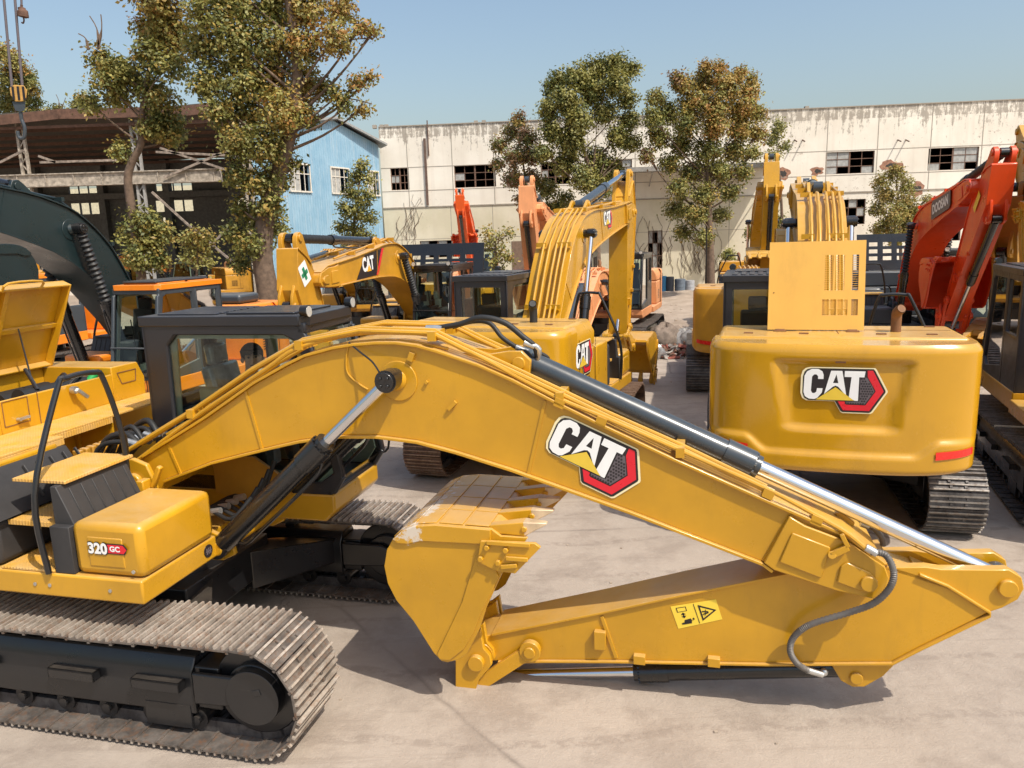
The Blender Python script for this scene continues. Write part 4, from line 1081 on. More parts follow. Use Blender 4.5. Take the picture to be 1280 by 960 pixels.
ob.add([up(P1, -.4), up(P2_, -.4), up(P2_, ez), up(P1, ez)], [(0, 1, 2, 3)]); ob.add([up(P0, -.4), up(P3_, -.4), up(P3_, e0), up(P0, e0)], [(0, 1, 2, 3)])
ob.add([up(P2_, -.4), up(P3_, -.4), up(P3_, e0), up(Vector((-10.5, 51.7, 0)), az_), up(P2_, ez)], [(0, 1, 2, 3, 4)])
ob.build('side_wall', [BLUE], bb, smooth=0)
rf = MB(); o_ = (P0 - P1).normalized().cross(Vector((0, 0, 1))) * .35
if o_.y > 0: o_ = -o_
pk = Vector((-10.5, 51.9, 0))
rf.add([up(P1 + o_ + Vector((.3, 0, 0)), ez - .05), up(Am + o_, az_ + .05), up(pk, az_ + .05), up(P2_ + Vector((.3, .1, 0)), ez - .05),
        up(P1 + o_ + Vector((.3, 0, 0)), ez + .07), up(Am + o_, az_ + .17), up(pk, az_ + .17), up(P2_ + Vector((.3, .1, 0)), ez + .07)],
       [(0, 1, 2, 3), (7, 6, 5, 4), (0, 4, 5, 1), (1, 5, 6, 2), (2, 6, 7, 3), (3, 7, 4, 0)])
rf.add([up(P0 + o_, e0 - .05), up(Am + o_, az_ + .05), up(pk, az_ + .05), up(P3_, e0 - .05), up(P0 + o_, e0 + .07), up(Am + o_, az_ + .17), up(pk, az_ + .17), up(P3_, e0 + .07)],
       [(0, 1, 2, 3), (7, 6, 5, 4), (0, 4, 5, 1), (1, 5, 6, 2), (2, 6, 7, 3), (3, 7, 4, 0)])
rf.build('roof', [plain('grey_roof_sheet', (.30, .30, .29), .6)], bb, smooth=0)

# open shed --------------------------------------------------------
RUST = plain('rusted_steel', (.12, .062, .04), .8, var=.4); SHW = plain('peeling_white_beam', (.36, .31, .25), .8, var=.5); BRC = plain('rusty_pale_brace', (.26, .21, .17), .8, var=.6)
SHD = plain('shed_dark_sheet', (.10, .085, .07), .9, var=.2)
sh = thing('open_shed', 'old open steel shed with rusty roof edge, pale beams and dim machines inside', 'shed', (0, 0, 0))
YS = 37.; xr_, xl_ = -13.2, -46.
def zt(x): return 9.62 + .012 * (x + 23) + .05 * math.sin(x * .9)
m_ = MB(); n = 24
for i in range(n):
    a, b_ = lerp(xl_, xr_, i / n), lerp(xl_, xr_, (i + 1) / n)
    m_.add([(a, YS - .5, zt(a)), (b_, YS - .5, zt(b_)), (b_, 51, zt(b_) - .7), (a, 51, zt(a) - .7), (a, YS - .5, zt(a) + .1), (b_, YS - .5, zt(b_) + .1), (b_, 51, zt(b_) - .6), (a, 51, zt(a) - .6)],
           [(0, 3, 2, 1), (4, 5, 6, 7), (0, 1, 5, 4), (2, 3, 7, 6)])
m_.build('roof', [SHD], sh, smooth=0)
e = MB()
for i in range(n):
    a, b_ = lerp(xl_, xr_, i / n), lerp(xl_, xr_, (i + 1) / n); o1 = .08 * math.sin(i * 2.1)
    e.bar((a, YS - .56, zt(a) - .15 + o1 * .5), (b_, YS - .56, zt(b_) - .15 + .08 * math.sin((i + 1) * 2.1) * .5), .06, .42)
e.build('roof_edge', [RUST], sh, smooth=0)
pr = MB()
for k in range(8):
    y = YS + 1 + k * 1.8; pr.box(xl_, xr_, y, y + .08, 8.6 - k * .08 + .45, 8.75 - k * .08 + .45)
pr.bar((xl_, YS - .3, 8.95), (xr_, YS - .3, 9.1), .1, .12)
pr.build('purlin', [RUST], sh, smooth=0, split='island')
for px_ in (-140, 45, 184, 318):
    X = at(px_, 300, YS).x; q = MB()
    for dx in (-.16, .16): q.bar((X + dx, YS, -.4), (X + dx * .9, YS, 9.3), .10, .14)
    for k in range(12):
        z = .3 + k * .72; q.bar((X - .14, YS, z), (X + .14, YS, z + .36), .04, .05); q.bar((X + .14, YS, z + .36), (X - .14, YS, z + .72), .04, .05)
    q.build('post', [SHW if px_ != 184 else plain('grey_post', (.34, .33, .31), .7)], sh, smooth=0)
bmz = at(150, 222, YS).z
q = MB(); q.box(xl_, xr_, YS - .12, YS + .1, bmz - .27, bmz + .22); q.box(xl_, xr_, YS - .2, YS + .18, bmz + .22, bmz + .27); q.box(xl_, xr_, YS - .2, YS + .18, bmz - .32, bmz - .27)
x = xl_
while x < xr_: q.box(x, x + .04, YS - .17, YS - .12, bmz - .27, bmz + .22); x += 1.3
q.build('crane_beam', [SHW], sh, smooth=0)
q = MB()
for (p, r_) in (((200, 185), (285, 213)), ((285, 188), (205, 222)), ((50, 203), (150, 200)), ((0, 203), (30, 188)), ((190, 240), (245, 290)), ((240, 285), (300, 335)), ((262, 308), (285, 285)), ((195, 190), (300, 195)), ((48, 195), (70, 203)), ((305, 150), (190, 155))):
    a, b_ = at(*p, YS - .25), at(*r_, YS - .25); q.bar(a, b_, .07, .10)
q.build('brace', [BRC], sh, smooth=0, split='island')
bw = []
for (a, b_, c_, d_) in ((86, 97, 233, 241), (98, 109, 233, 241), (110, 121, 233, 241), (122, 133, 233, 241), (88, 99, 250, 263), (100, 111, 250, 263), (112, 123, 250, 263), (194, 205, 227, 234), (206, 215, 227, 234), (216, 226, 227, 234), (227, 239, 227, 234), (194, 205, 245, 260), (206, 215, 245, 260), (217, 228, 245, 260), (229, 240, 245, 260), (203, 215, 263, 280), (292, 303, 224, 232), (294, 306, 243, 256), (20, 31, 238, 247), (33, 44, 238, 247)):
    p, r_ = at(a, d_, 50.5), at(b_, c_, 50.5); bw.append((p.x, r_.x, p.z, r_.z))
# snap rows
def snap(h):
    z0, z1 = h[2], h[3]
    zc = (z0 + z1) / 2
    rows = ((7.05, 7.5), (5.75, 6.45), (4.7, 5.4)); r_ = min(rows, key=lambda t: abs((t[0] + t[1]) / 2 - zc)); return (h[0], h[1], *r_)
bw = [snap(h) for h in bw]
q = MB(); q.gridwall(xl_, xr_, -.4, 8.9, bw, lambda x, z, s: (x, 50.5 + .2 * s, z)); q.add([(xl_, YS, -.4), (xl_, 50.5, -.4), (xl_, 50.5, 9), (xl_, YS, 9)], [(0, 1, 2, 3)])
q.box(xl_, xr_ - 1, 49.8, 50.3, 6.6, 6.95); 
for k in range(9): X = lerp(xl_, xr_, k / 8); q.box(X - .2, X + .2, 49.9, 50.45, -.3, 8.9)
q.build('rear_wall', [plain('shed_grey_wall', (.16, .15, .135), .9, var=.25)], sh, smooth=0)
rw = MB(); rw.box(-50, -12, 62, 62.3, -.4, 8.2); tag(rw.build('window_backdrop_wall', [plain('pale_yellow_wall', (.66, .60, .42), .9, var=.15)], smooth=0), 'pale wall added behind the shed to make its rear windows look bright', 'wall')  # added backdrop: catches sun so the rear openings read bright yellow

# ================================================================ TREES
def leaf_mat():
    m, nt, b = nodemat('leaf'); a = N(nt, 'ShaderNodeAttribute'); a.attribute_name = 'tint'
    nt.links.new(a.outputs['Color'], b.inputs['Base Color']); b.inputs['Roughness'].default_value = .55
    tr = N(nt, 'ShaderNodeBsdfTranslucent'); nt.links.new(a.outputs['Color'], tr.inputs[0])
    mx = N(nt, 'ShaderNodeMixShader'); mx.inputs[0].default_value = .28
    nt.links.new(b.outputs[0], mx.inputs[1]); nt.links.new(tr.outputs[0], mx.inputs[2]); nt.links.new(mx.outputs[0], nt.nodes['Material Output'].inputs[0])
    return m
LEAF = leaf_mat()
BARK = plain('bark', (.14, .095, .065), .9, var=.35)
G1, G2, G3, O1, O2, RB = (.205, .20, .05), (.285, .26, .068), (.13, .15, .042), (.36, .25, .06), (.40, .21, .055), (.28, .165, .085)
def tree(label, D, trunk, blobs, pal, r0=.2, seed=1, leaf=.15, dens=1., tw=0, limbs=True, group='trees behind the parked machines', extra=(), spread=1.0, name='tree', cat='tree'):
    rnd = random.Random(seed)
    T = [at(p[0], p[1], D) for p in trunk]
    base = Vector((T[0].x, D, 0))
    if T[0].z > .05: T = [Vector((T[0].x, D, -.1))] + T
    root = thing(name, label, cat, base, 0, group)
    tm = MB(); TP = smoothpath([p - base for p in T], 5); n = len(TP)
    tm.tube(TP, [r0 * (1 - .78 * i / n) for i in range(n)], 9)
    B = []
    for bl in blobs:
        px_, py_, r_ = bl[:3]; tint = bl[3] if len(bl) > 3 else None
        dy = rnd.uniform(-1, 1) * r_ * D / CAM_F * 1.1 * spread; P = at(px_, py_, D + dy); B.append((P - base, r_ * D / CAM_F, tint))
    if limbs:
        for P, r_, _t in B:
            j = min(range(n), key=lambda i: (TP[i] - P).length + abs(P.z - TP[i].z - 1.0 * (P - TP[i]).xy.length) * 1.2 + max(0, TP[i].z - P.z + .3) * 3)
            Q = TP[j]; md = Q.lerp(P, .5) + Vector((rnd.uniform(-.2, .2), rnd.uniform(-.2, .2), -.15 * (P - Q).length * .3))
            rr = min(.07, max(.02, r0 * (1 - .78 * j / n) * .4)); pth = smoothpath([Q, md, P], 4)
            tm.tube(pth, [lerp(rr, .015, i / (len(pth) - 1)) for i in range(len(pth))], 6)
            for _ in range(5):
                d = Vector((rnd.gauss(0, 1), rnd.gauss(0, 1), rnd.gauss(.3, 1))).normalized() * r_ * .8
                q2 = P + d; tm.tube([md.lerp(P, .6), P.lerp(q2, .5) + Vector((0, 0, .1)), q2], [.02, .014, .008], 4)
    for a, b_ in extra:
        A_, B_2 = at(*a, D) - base, at(*b_, D) - base; tm.tube(smoothpath([A_, A_.lerp(B_2, .5) + Vector((.1, 0, .1)), B_2], 3), [.05] * 3 + [.02] * 4, 5)
    tm.build('trunk', [BARK], root, smooth=60)
    V, F_, C_ = [], [], []
    for P, r_, tint in B:
        nc = int(max(7, 30 * dens * (r_ / .45) ** 2.0))
        p_ = tint or pal
        for _ in range(nc):
            d = Vector((rnd.gauss(0, 1), rnd.gauss(0, 1), rnd.gauss(0, 1))).normalized() * r_ * (rnd.random() ** .45) * rnd.uniform(.85, 1.15)
            c = P + d; cr = rnd.uniform(.16, .34) * (1 + .3 * r_)
            cdir = (d.normalized() * .8 + Vector((rnd.gauss(0, .3), rnd.gauss(0, .3), .55)))
            base_c = Vector(rnd.choice(p_)) * rnd.uniform(.82, 1.22)
            for _l in range(int(rnd.uniform(14, 26))):
                q = c + Vector((rnd.gauss(0, 1), rnd.gauss(0, 1), rnd.gauss(0, .75))) * cr * .55
                nrm = (cdir + Vector((rnd.gauss(0, .5), rnd.gauss(0, .5), rnd.gauss(0, .5)))).normalized()
                u = nrm.orthogonal().normalized(); v_ = nrm.cross(u); a = rnd.uniform(0, 6.28); uu = u * math.cos(a) + v_ * math.sin(a); vv = nrm.cross(uu)
                L = leaf * rnd.uniform(.7, 1.3) * .45; W_ = L * .62; o = len(V)
                V += [q - uu * L, q + vv * W_ - uu * .1 * L, q + uu * L, q - vv * W_ - uu * .1 * L]; F_.append((o, o + 1, o + 2, o + 3))
                cc = base_c * rnd.uniform(.88, 1.14); C_ += [(cc.x, cc.y, cc.z, 1)] * 4
    me = bpy.data.meshes.new('crown'); me.from_pydata([tuple(v) for v in V], [], F_)
    at_ = me.color_attributes.new('tint', 'FLOAT_COLOR', 'CORNER'); at_.data.foreach_set('color', [x for c in C_ for x in c])
    me.materials.append(LEAF); ob = bpy.data.objects.new('crown', me); COL.objects.link(ob); ob.parent = root
    return root
GP = [G1, G1, G2, G2, G3, O1]; GO = [O1, O1, G2, G2, O2]; GR = [RB, G2, O1, G3, RB]; GN = [G1, G2, G3, G2]
tree('tall leaning tree with thin curved trunk left of the big tree', 29, [(180, 400), (176, 340), (166, 270), (160, 225), (165, 203), (176, 180), (177, 150), (182, 110), (190, 75), (200, 35), (206, 0), (210, -25)],
     [(200, -22, 22, GO), (216, -38, 14, GO), (197, 5, 30, GO), (215, 45, 24, GO), (188, 40, 20, GO), (185, 70, 18), (212, 80, 18), (128, 76, 17), (150, 92, 20), (135, 104, 16), (172, 105, 18), (196, 118, 20), (208, 148, 22), (186, 160, 14), (148, 120, 15), (112, 128, 12), (152, 190, 13), (213, 170, 14),
      (180, 276, 17), (165, 295, 14), (196, 292, 18), (172, 322, 17), (198, 325, 14), (186, 304, 16)], GP, .20, 3, .16, 1.15, extra=[((124, 60), (112, 20)), ((122, 62), (126, 18)), ((110, 62), (98, 42))])
tree('largest tree, thick trunk and orange tinged crown before the blue workshop', 28, [(337, 430), (335, 370), (328, 320), (333, 270), (345, 225), (356, 190), (366, 150), (371, 110), (370, 60), (362, 10), (355, -20)],
     [(290, -22, 24), (335, -28, 26), (378, -16, 22, GO), (312, -48, 18), (352, -52, 18, GO), (255, -8, 16), (262, 20, 24), (298, 10, 28), (340, 8, 26), (385, 15, 24, GO), (425, 12, 18, GO), (450, 35, 10, GO), (252, 58, 22), (290, 55, 28), (335, 55, 28, GP), (378, 60, 26, GO), (418, 48, 20, GO), (258, 100, 22), (298, 100, 28), (340, 98, 28, GO), (380, 105, 22, GO),
      (272, 140, 20), (312, 142, 26), (352, 140, 26, GO), (382, 145, 16), (300, 182, 22), (332, 185, 22), (352, 178, 14), (300, 220, 16), (328, 228, 20), (346, 222, 16), (366, 205, 9), (340, 258, 17), (318, 270, 18), (300, 258, 12), (290, 290, 12), (312, 305, 18), (300, 330, 12), (330, 300, 14), (345, 282, 14),
      (405, 110, 13), (425, 118, 12, GP), (448, 105, 11, GO), (463, 97, 6, GO), (432, 135, 9), (455, 136, 8, GO), (468, 40, 5, GO)], GP, .42, 5, .15, 1.2, extra=[((400, 60), (465, 48)), ((405, 125), (465, 130)), ((338, 250), (300, 190))])
tree('green tree with open centre behind the yellow raised boom', 43, [(748, 360), (746, 300), (744, 260), (738, 215), (728, 180), (722, 140)],
     [(770, 80, 13), (790, 85, 9), (745, 84, 14), (720, 95, 14), (700, 98, 11), (688, 110, 9), (772, 105, 16), (740, 112, 18), (708, 125, 17), (785, 125, 11), (686, 138, 13), (722, 150, 18), (755, 140, 14), (786, 150, 12), (690, 165, 14), (715, 180, 16), (772, 172, 14), (745, 200, 16), (705, 205, 15), (728, 222, 16), (765, 212, 13), (680, 190, 11), (790, 178, 10), (750, 235, 12)], GN, .25, 7, .17, 1.5,
     extra=[((740, 250), (770, 150)), ((742, 240), (700, 160)), ((744, 230), (790, 190)), ((740, 220), (745, 140))])
tree('reddish leaved tree in front of the factory window', 45, [(662, 370), (660, 300), (658, 240), (652, 190)],
     [(650, 148, 9, GR), (640, 165, 11), (658, 172, 12), (625, 182, 10), (645, 195, 14), (668, 195, 13), (622, 205, 8), (640, 222, 12), (665, 225, 14), (685, 238, 12, GN), (690, 262, 10, GN), (655, 248, 10), (705, 250, 10, GN), (672, 265, 9)], GR, .16, 8, .16, 1.3)
tree('orange and green tree right of the green one', 42, [(889, 372), (888, 320), (886, 270), (886, 230), (884, 200), (888, 170), (892, 140)],
     [(882, 85, 9, GO), (898, 84, 8, GO), (925, 92, 9, GO), (940, 98, 6, GO), (846, 96, 7, GR), (855, 108, 12, GO), (880, 106, 16, GO), (910, 106, 16, GO), (938, 114, 12, GO), (865, 130, 16, GO), (895, 132, 18, GO), (928, 134, 16, GO), (948, 140, 10, GO), (820, 122, 10), (836, 140, 12), (816, 148, 12, GN), (858, 155, 15), (892, 158, 16, GO), (925, 160, 16, GO), (948, 168, 10, GO),
      (825, 172, 13), (852, 182, 14), (885, 188, 15), (918, 188, 14, GP), (940, 192, 9), (808, 195, 9, GR), (838, 205, 12), (866, 215, 14), (900, 214, 14), (928, 214, 11), (850, 235, 12), (880, 242, 13), (912, 240, 11), (845, 262, 12), (870, 268, 13), (900, 268, 10), (855, 290, 10), (880, 296, 10), (912, 320, 8, GN), (920, 340, 7, GN)], GP, .24, 9, .16, 1.5,
     extra=[((884, 225), (940, 140)), ((886, 235), (850, 150)), ((888, 215), (905, 120)), ((890, 240), (958, 175))])
tree('small part of a tree behind the raised yellow stick, against the white wall', 47, [(978, 300), (976, 240), (972, 190)], [(975, 158, 9), (968, 172, 10), (980, 182, 7), (966, 195, 8), (985, 290, 10), (972, 275, 9), (940, 290, 9)], GN, .14, 10, .16, .9)
tree('sparse yellowish tree against the white wall by the red machine', 46, [(1128, 370), (1126, 320), (1124, 270), (1120, 225)],
     [(1118, 218, 11), (1100, 228, 8), (1132, 232, 9), (1108, 245, 12), (1132, 252, 12), (1098, 262, 10), (1120, 270, 14), (1144, 265, 9), (1102, 285, 12), (1130, 288, 12), (1150, 285, 9), (1118, 296, 10), (1158, 250, 5)], [O1, G2, G2, (.30, .22, .07), G1], .13, 11, .15, 1.3)
tree('slim young tree with bare lower trunk in front of the blue workshop', 37, [(441, 395), (440, 350), (441, 300), (446, 250), (452, 215)],
     [(452, 207, 9), (444, 222, 10), (460, 225, 8), (440, 240, 11), (456, 246, 11), (432, 262, 11), (450, 266, 12), (464, 272, 8), (428, 285, 10), (446, 290, 12), (460, 296, 8), (436, 305, 10), (440, 345, 7)], [G1, G2, G2, G3], .12, 12, .15, 1.0)
tree('small bushy yellow-green tree in front of the shed machines', 27, [(246, 380), (246, 340), (247, 310)], [(245, 296, 14), (232, 306, 9), (258, 305, 10), (247, 318, 13), (236, 326, 8), (256, 328, 8)], [G2, O1, G2, G1], .08, 13, .13, 1.1)
tree('small scrawny tree beside the orange boom', 29, [(621, 390), (620, 330), (619, 300)], [(610, 290, 8), (624, 298, 8), (637, 292, 6), (612, 306, 8), (628, 314, 8), (618, 326, 8), (636, 322, 5), (622, 340, 6)], [G2, O1, G1], .10, 14, .13, .7)
tree('leafy tree at the far left edge behind the crane hook', 56, [(18, 300), (18, 200), (20, 130)], [(5, 65, 12, GO), (18, 80, 14, GO), (32, 95, 12), (8, 100, 16), (28, 118, 16), (42, 110, 8), (10, 130, 16), (36, 138, 12), (48, 128, 6), (5, 165, 12), (16, 172, 8), (55, 145, 8)], GP, .25, 15, .2, .7)
tree('low shrubs growing along the rear of the shed roof', 54, [(75, 300), (75, 200), (78, 150)], [(62, 146, 8), (72, 140, 9), (84, 146, 8), (95, 135, 9), (105, 128, 10), (118, 138, 10), (132, 144, 8), (148, 148, 8), (98, 148, 7)], [G2, G1, (.28, .24, .08)], .12, 16, .18, .8, extra=[((74, 140), (70, 118)), ((74, 140), (82, 122))], name='shrub', cat='shrub')
# bare climber on the shaded wall
vn = MB(); rnd = random.Random(21)
for k in range(46):
    p = [rnd.uniform(770, 905), rnd.uniform(330, 352)]; pts = []
    for j in range(rnd.randint(5, 10)):
        pts.append(Vector((wx(p[0], p[1]), -.03, max(.05, WB.py(p[0], p[1], 0)[1])))); p[0] += rnd.uniform(-5, 5); p[1] -= rnd.uniform(4, 11)
    vn.tube(pts, .012, 4)
for k in range(22):
    p = [rnd.uniform(492, 520), rnd.uniform(290, 345)]; pts = []
    for j in range(rnd.randint(4, 8)):
        pts.append(Vector((wx(p[0], p[1]), -.03, max(.05, WB.py(p[0], p[1], 0)[1])))); p[0] += rnd.uniform(-5, 7); p[1] -= rnd.uniform(4, 10)
    vn.tube(pts, .010, 4)
vo_ = vn.build('wall_creeper', [BARK], None, smooth=60); vo_.location = (-8.1, 51.9, 0); vo_.rotation_euler = (0, 0, ang); tag(vo_, 'bare brown creeper stems spread over the yellowed lower factory wall', 'creeper')
# ================================================================ MACHINES
Yb = dict(bodymat=YEL, boommat=YEL)
# ---- front machine
o1 = dict(bodymat=YEL, boommat=YEL, hero=True, bay=True, fine=True, shoe=SHOE, cylmat=CYB, cylmat2=CYL, reflectors=False, bucketmat=BKT)
r1, F1, up1, arm1 = excavator('yellow excavator nearest the camera with its arm folded down and driver in the dark cab', -3.164, 6.607, -14, o1)
yb = -.302
# CAT mark on the boom: axes follow the boom slope
b0 = Vector((3.93, yb - .004, 1.945)); ud = Vector((math.cos(R(-24.5)), 0, math.sin(R(-24.5)))); vd = Vector((-ud.z, 0, ud.x))
a_ = F1.py(712, 528, yb); b_ = F1.py(798, 606, yb)
logo(arm1['boom'], b0, ud, vd, (0, -1, 0), .70)
# warning label
wn = MB(); q = [F1.py(*p, -.187) for p in ((848, 786), (903, 774), (895, 749), (838, 758))]
wn.add([(p[0], -.188, p[1]) for p in q], [(0, 1, 2, 3)], 0)
def W(u, v): a = Vector(q[0]).lerp(Vector(q[1]), u); b = Vector(q[3]).lerp(Vector(q[2]), u); c = a.lerp(b, v); return (c.x, -.190, c.y)
def W2(u, v): c = W(u, v); return (c[0], -.1915, c[2])
wn.add([W(.49, .04), W(.505, .04), W(.505, .96), W(.49, .96)], [(0, 1, 2, 3)], 1)
wn.add([W(.58, .12), W(.94, .5), W(.58, .88)], [(0, 1, 2)], 1); wn.add([W2(.615, .24), W2(.87, .5), W2(.615, .76)], [(0, 1, 2)], 0)
for a, b in (((.63, .42), (.76, .46)), ((.63, .56), (.76, .5)), ((.68, .36), (.72, .62))):
    x0, z0 = a; x1, z1 = b; c0, c1 = W2(x0, z0), W2(x1, z1); wn.bar((c0[0], -.193, c0[2]), (c1[0], -.193, c1[2]), .003, .008, 1, up=(0, 0, 1))
wn.add([W(.10, .70), W(.32, .70), W(.32, .90), W(.10, .90)], [(0, 1, 2, 3)], 1); wn.add([W2(.12, .725), W2(.30, .725), W2(.30, .875), W2(.12, .875)], [(0, 1, 2, 3)], 0)
wn.add([W(.20, .42), W(.23, .42), W(.23, .64), W(.20, .64)], [(0, 1, 2, 3)], 1); wn.add([W(.16, .56), W(.27, .56), W(.215, .66)], [(0, 1, 2)], 1); wn.add([W(.16, .50), W(.27, .50), W(.215, .40)], [(0, 1, 2)], 1)
wn.add([W(.12, .14), W(.34, .12), W(.34, .2), W(.12, .22)], [(0, 1, 2, 3)], 1); wn.add([W(.18, .2), W(.36, .2), W(.34, .34), W(.2, .32)], [(0, 1, 2, 3)], 1)
tri_fan(wn, [(math.cos(t * PI / 5), math.sin(t * PI / 5)) for t in range(10)], lambda p: W2(.40 + .022 * p[0], .30 + .05 * p[1]), 1)
wn.build('warning_label', [WYE, DEC], arm1['stick'], smooth=0)
# model mark on the tool box
mk = MB(); o_ = Vector((.42, -1.3475 - .006, 1.42)); X, Z, Nn = Vector((1, 0, 0)), Vector((0, 0, 1)), Vector((0, -1, 0))
text_mesh(mk, '320', o_ + Vector((-.006, 0, -.006)), X, Z, Nn, .097, .172, 0, .062, 1)
text_mesh(mk, '320', o_, X, Z, Nn, .085, .16, .003, .045, 0)
hx = [(.155, .012), (.29, .012), (.318, .042), (.29, .075), (.155, .075)]
tri_fan(mk, [(x - .008 * (1 if x < .2 else -1), z + (.008 if z > .04 else -.008)) for x, z in hx], lambda p: o_ + X * p[0] + Z * p[1] + Nn * (-.002), 1)
tri_fan(mk, hx, lambda p: o_ + X * p[0] + Z * p[1] + Nn * (-.0005), 2)
text_mesh(mk, 'GC', o_ + Vector((.18, 0, .024)), X, Z, Nn, .042, .085, .002, .04, 0)
mo = mk.build('model_mark', [WHT, DEC, DRD], up1['box'], smooth=0)
mo.location = (.03, -.0045, 0)
# round plate on deck front
rp = MB(); c = (.874, -.62, 1.155); rp.cyl((.868, -.62, 1.155), (.876, -.62, 1.155), .052, seg=28)
for k in (-1, 0, 1): rp.box(.876, .879, -.62 + k * .022 - .006, -.62 + k * .022 + .006, 1.13, 1.18, 1)
rp.box(.876, .8795, -.655, -.585, 1.15, 1.158, 1)
rp.build('round_plate', [DEC, GRD], r1, smooth=40)
bo = MB()
for x in (-.05, .08, .60): bo.cyl((x, -1.372, 1.15), (x, -1.378, 1.15), .014, seg=10)
bo.cyl((.80, -1.35, 1.30), (.80, -1.358, 1.30), .014, seg=12)
bo.build('deck_bolt', [ZINC], r1, split='island')
# open hood panel, hinged at the rear edge of the engine bay
ho = MB(); th = R(66); hx_, hz_ = -2.03, 2.37
def H(s, y, d=0): return (hx_ + s * math.cos(th) - d * math.sin(th), y, hz_ + s * math.sin(th) + d * math.cos(th))
def hbox(s0, s1, y0, y1, d0, d1):
    v = [H(s, y, d) for d in (d0, d1) for y in (y0, y1) for s in (s0, s1)]
    ho.add(v, [(0, 2, 3, 1), (4, 5, 7, 6), (0, 1, 5, 4), (2, 6, 7, 3), (0, 4, 6, 2), (1, 3, 7, 5)])
hbox(.03, .95, -.48, .95, 0, .02); hbox(.03, .95, -.48, -.46, -.09, 0); hbox(.03, .95, .93, .95, -.09, 0); hbox(.93, .95, -.46, .93, -.09, 0); hbox(.03, .05, -.46, .93, -.09, 0)
hbox(.05, .93, .22, .27, -.05, 0); hbox(.45, .5, -.46, .93, -.04, 0)
ho.build('raised_hood', [YEL], up1['hood'], bevel=.006)
hh = MB(); hh.tube(smoothpath([H(.93, .15, -.08), H(1.02, .17, -.10), H(1.02, .55, -.10), H(.93, .57, -.08)], 3), .012, 8); hh.build('hood_handle', [YEL], up1['hood'])
gs = MB(); gs.cyl(H(.5, .45, -.05), (-1.4, .15, 2.36), .008, seg=8); gs.cyl((-1.5, .19, 2.46), (-1.32, .12, 2.28), .018, seg=10); gs.build('gas_strut', [BLK], up1['hood'])
eg = MB(); eg.box(-1.95, -1.25, .0, .82, 1.99, 2.12); eg.cyl((-1.4, -.02, 2.22), (-1.35, .8, 2.2), .09, seg=18); eg.cyl((-1.8, .1, 2.1), (-1.8, .7, 2.1), .14, seg=18)
eg.tube(smoothpath([(-1.5, .3, 2.1), (-1.35, .45, 2.30), (-1.5, .62, 2.33), (-1.7, .7, 2.2)], 5), .022, 8); eg.tube(smoothpath([(-1.3, .3, 2.15), (-1.25, .5, 2.32), (-1.4, .75, 2.28)], 5), .015, 8)
eg.build('engine', [RUB], up1['hood'])
cp = MB(); cp.cyl((-1.30, .72, 2.24), (-1.27, .80, 2.33), .035, .045, seg=14); cp.build('filler_cap', [plain('green_cap', (.02, .35, .08), .5)], up1['hood'])
cp = MB(); cp.box(-1.6, -1.4, .05, .35, 2.12, 2.2); cp.build('red_battery_lead', [plain('red_plastic', (.35, .02, .015), .5)], up1['hood'])
lt = MB(); x = -1.118; lt.cyl((x - .02, .33, 2.24), (x + .03, .33, 2.24), .035, seg=14); lt.bar((x + .03, .34, 2.24), (x + .05, .43, 2.15), .035, .03); lt.build('hood_latch', [ZINC], up1['hood'])
sl = MB(); fx = -1.157
for a, b in (((.95, 2.29), (1.22, 2.29)), ((.95, 2.29), (1.0, 2.17)), ((1.0, 2.17), (1.2, 2.17)), ((1.2, 2.17), (1.22, 2.29))): sl.bar((fx, a[0], a[1]), (fx, b[0], b[1]), .006, .008)
for a, b in (((-.42, 2.28), (-.16, 2.28)), ((-.42, 2.06), (-.42, 2.28)), ((-.42, 2.06), (-.16, 2.06)), ((-.16, 2.06), (-.16, 2.28)), ((-.05, 1.99), (-.05, 2.3))): sl.bar((fx, a[0], a[1]), (fx, b[0], b[1]), .006, .006)
sl.build('door_seam', [BROWNI], up1['hood'])
l2 = MB(); l2.bar((fx + .02, -.30, 2.10), (fx + .04, -.20, 2.11), .03, .02); l2.cyl((fx, -.29, 2.1), (fx + .04, -.29, 2.1), .016, seg=10); l2.build('door_handle', [ZINC], up1['hood'])
# boom hoses: over the top to the stick cylinder
def P(px, py, y): q = F1.py(px, py, y); return (q[0], y, q[1])
hs = MB(); hs.tube(smoothpath([P(540, 411, -.08), P(575, 405, -.08), P(600, 397, -.1), P(630, 403, -.1), P(655, 422, -.1), P(668, 433, -.08), P(672, 446, -.06)], 6), .022, 10)
hs.tube(smoothpath([P(566, 409, .04), P(590, 402, .04), P(612, 404, .02), P(628, 422, 0), P(650, 437, -.02), P(668, 448, -.04)], 6), .018, 10)
hs.tube(smoothpath([P(672, 440, .02), P(685, 448, .06), P(682, 460, .1)], 4), .016, 8)
h_ = hs.build('hydraulic_hose', [RUB], arm1['boom'], smooth=60, split='island')
ft = MB(); ft.cyl(P(533, 411, -.08), P(553, 411, -.08), .03, seg=12); ft.cyl(P(655, 428, -.1), P(668, 433, -.08), .026, seg=12); ft.tube(smoothpath([P(666, 431, -.08), P(674, 437, -.08), P(672, 450, -.05)], 3), .02, 10)
ft.cyl(P(645, 434, -.03), P(660, 440, -.03), .022, seg=12); ft.build('hose_fitting', [ZINC], h_, split='island')
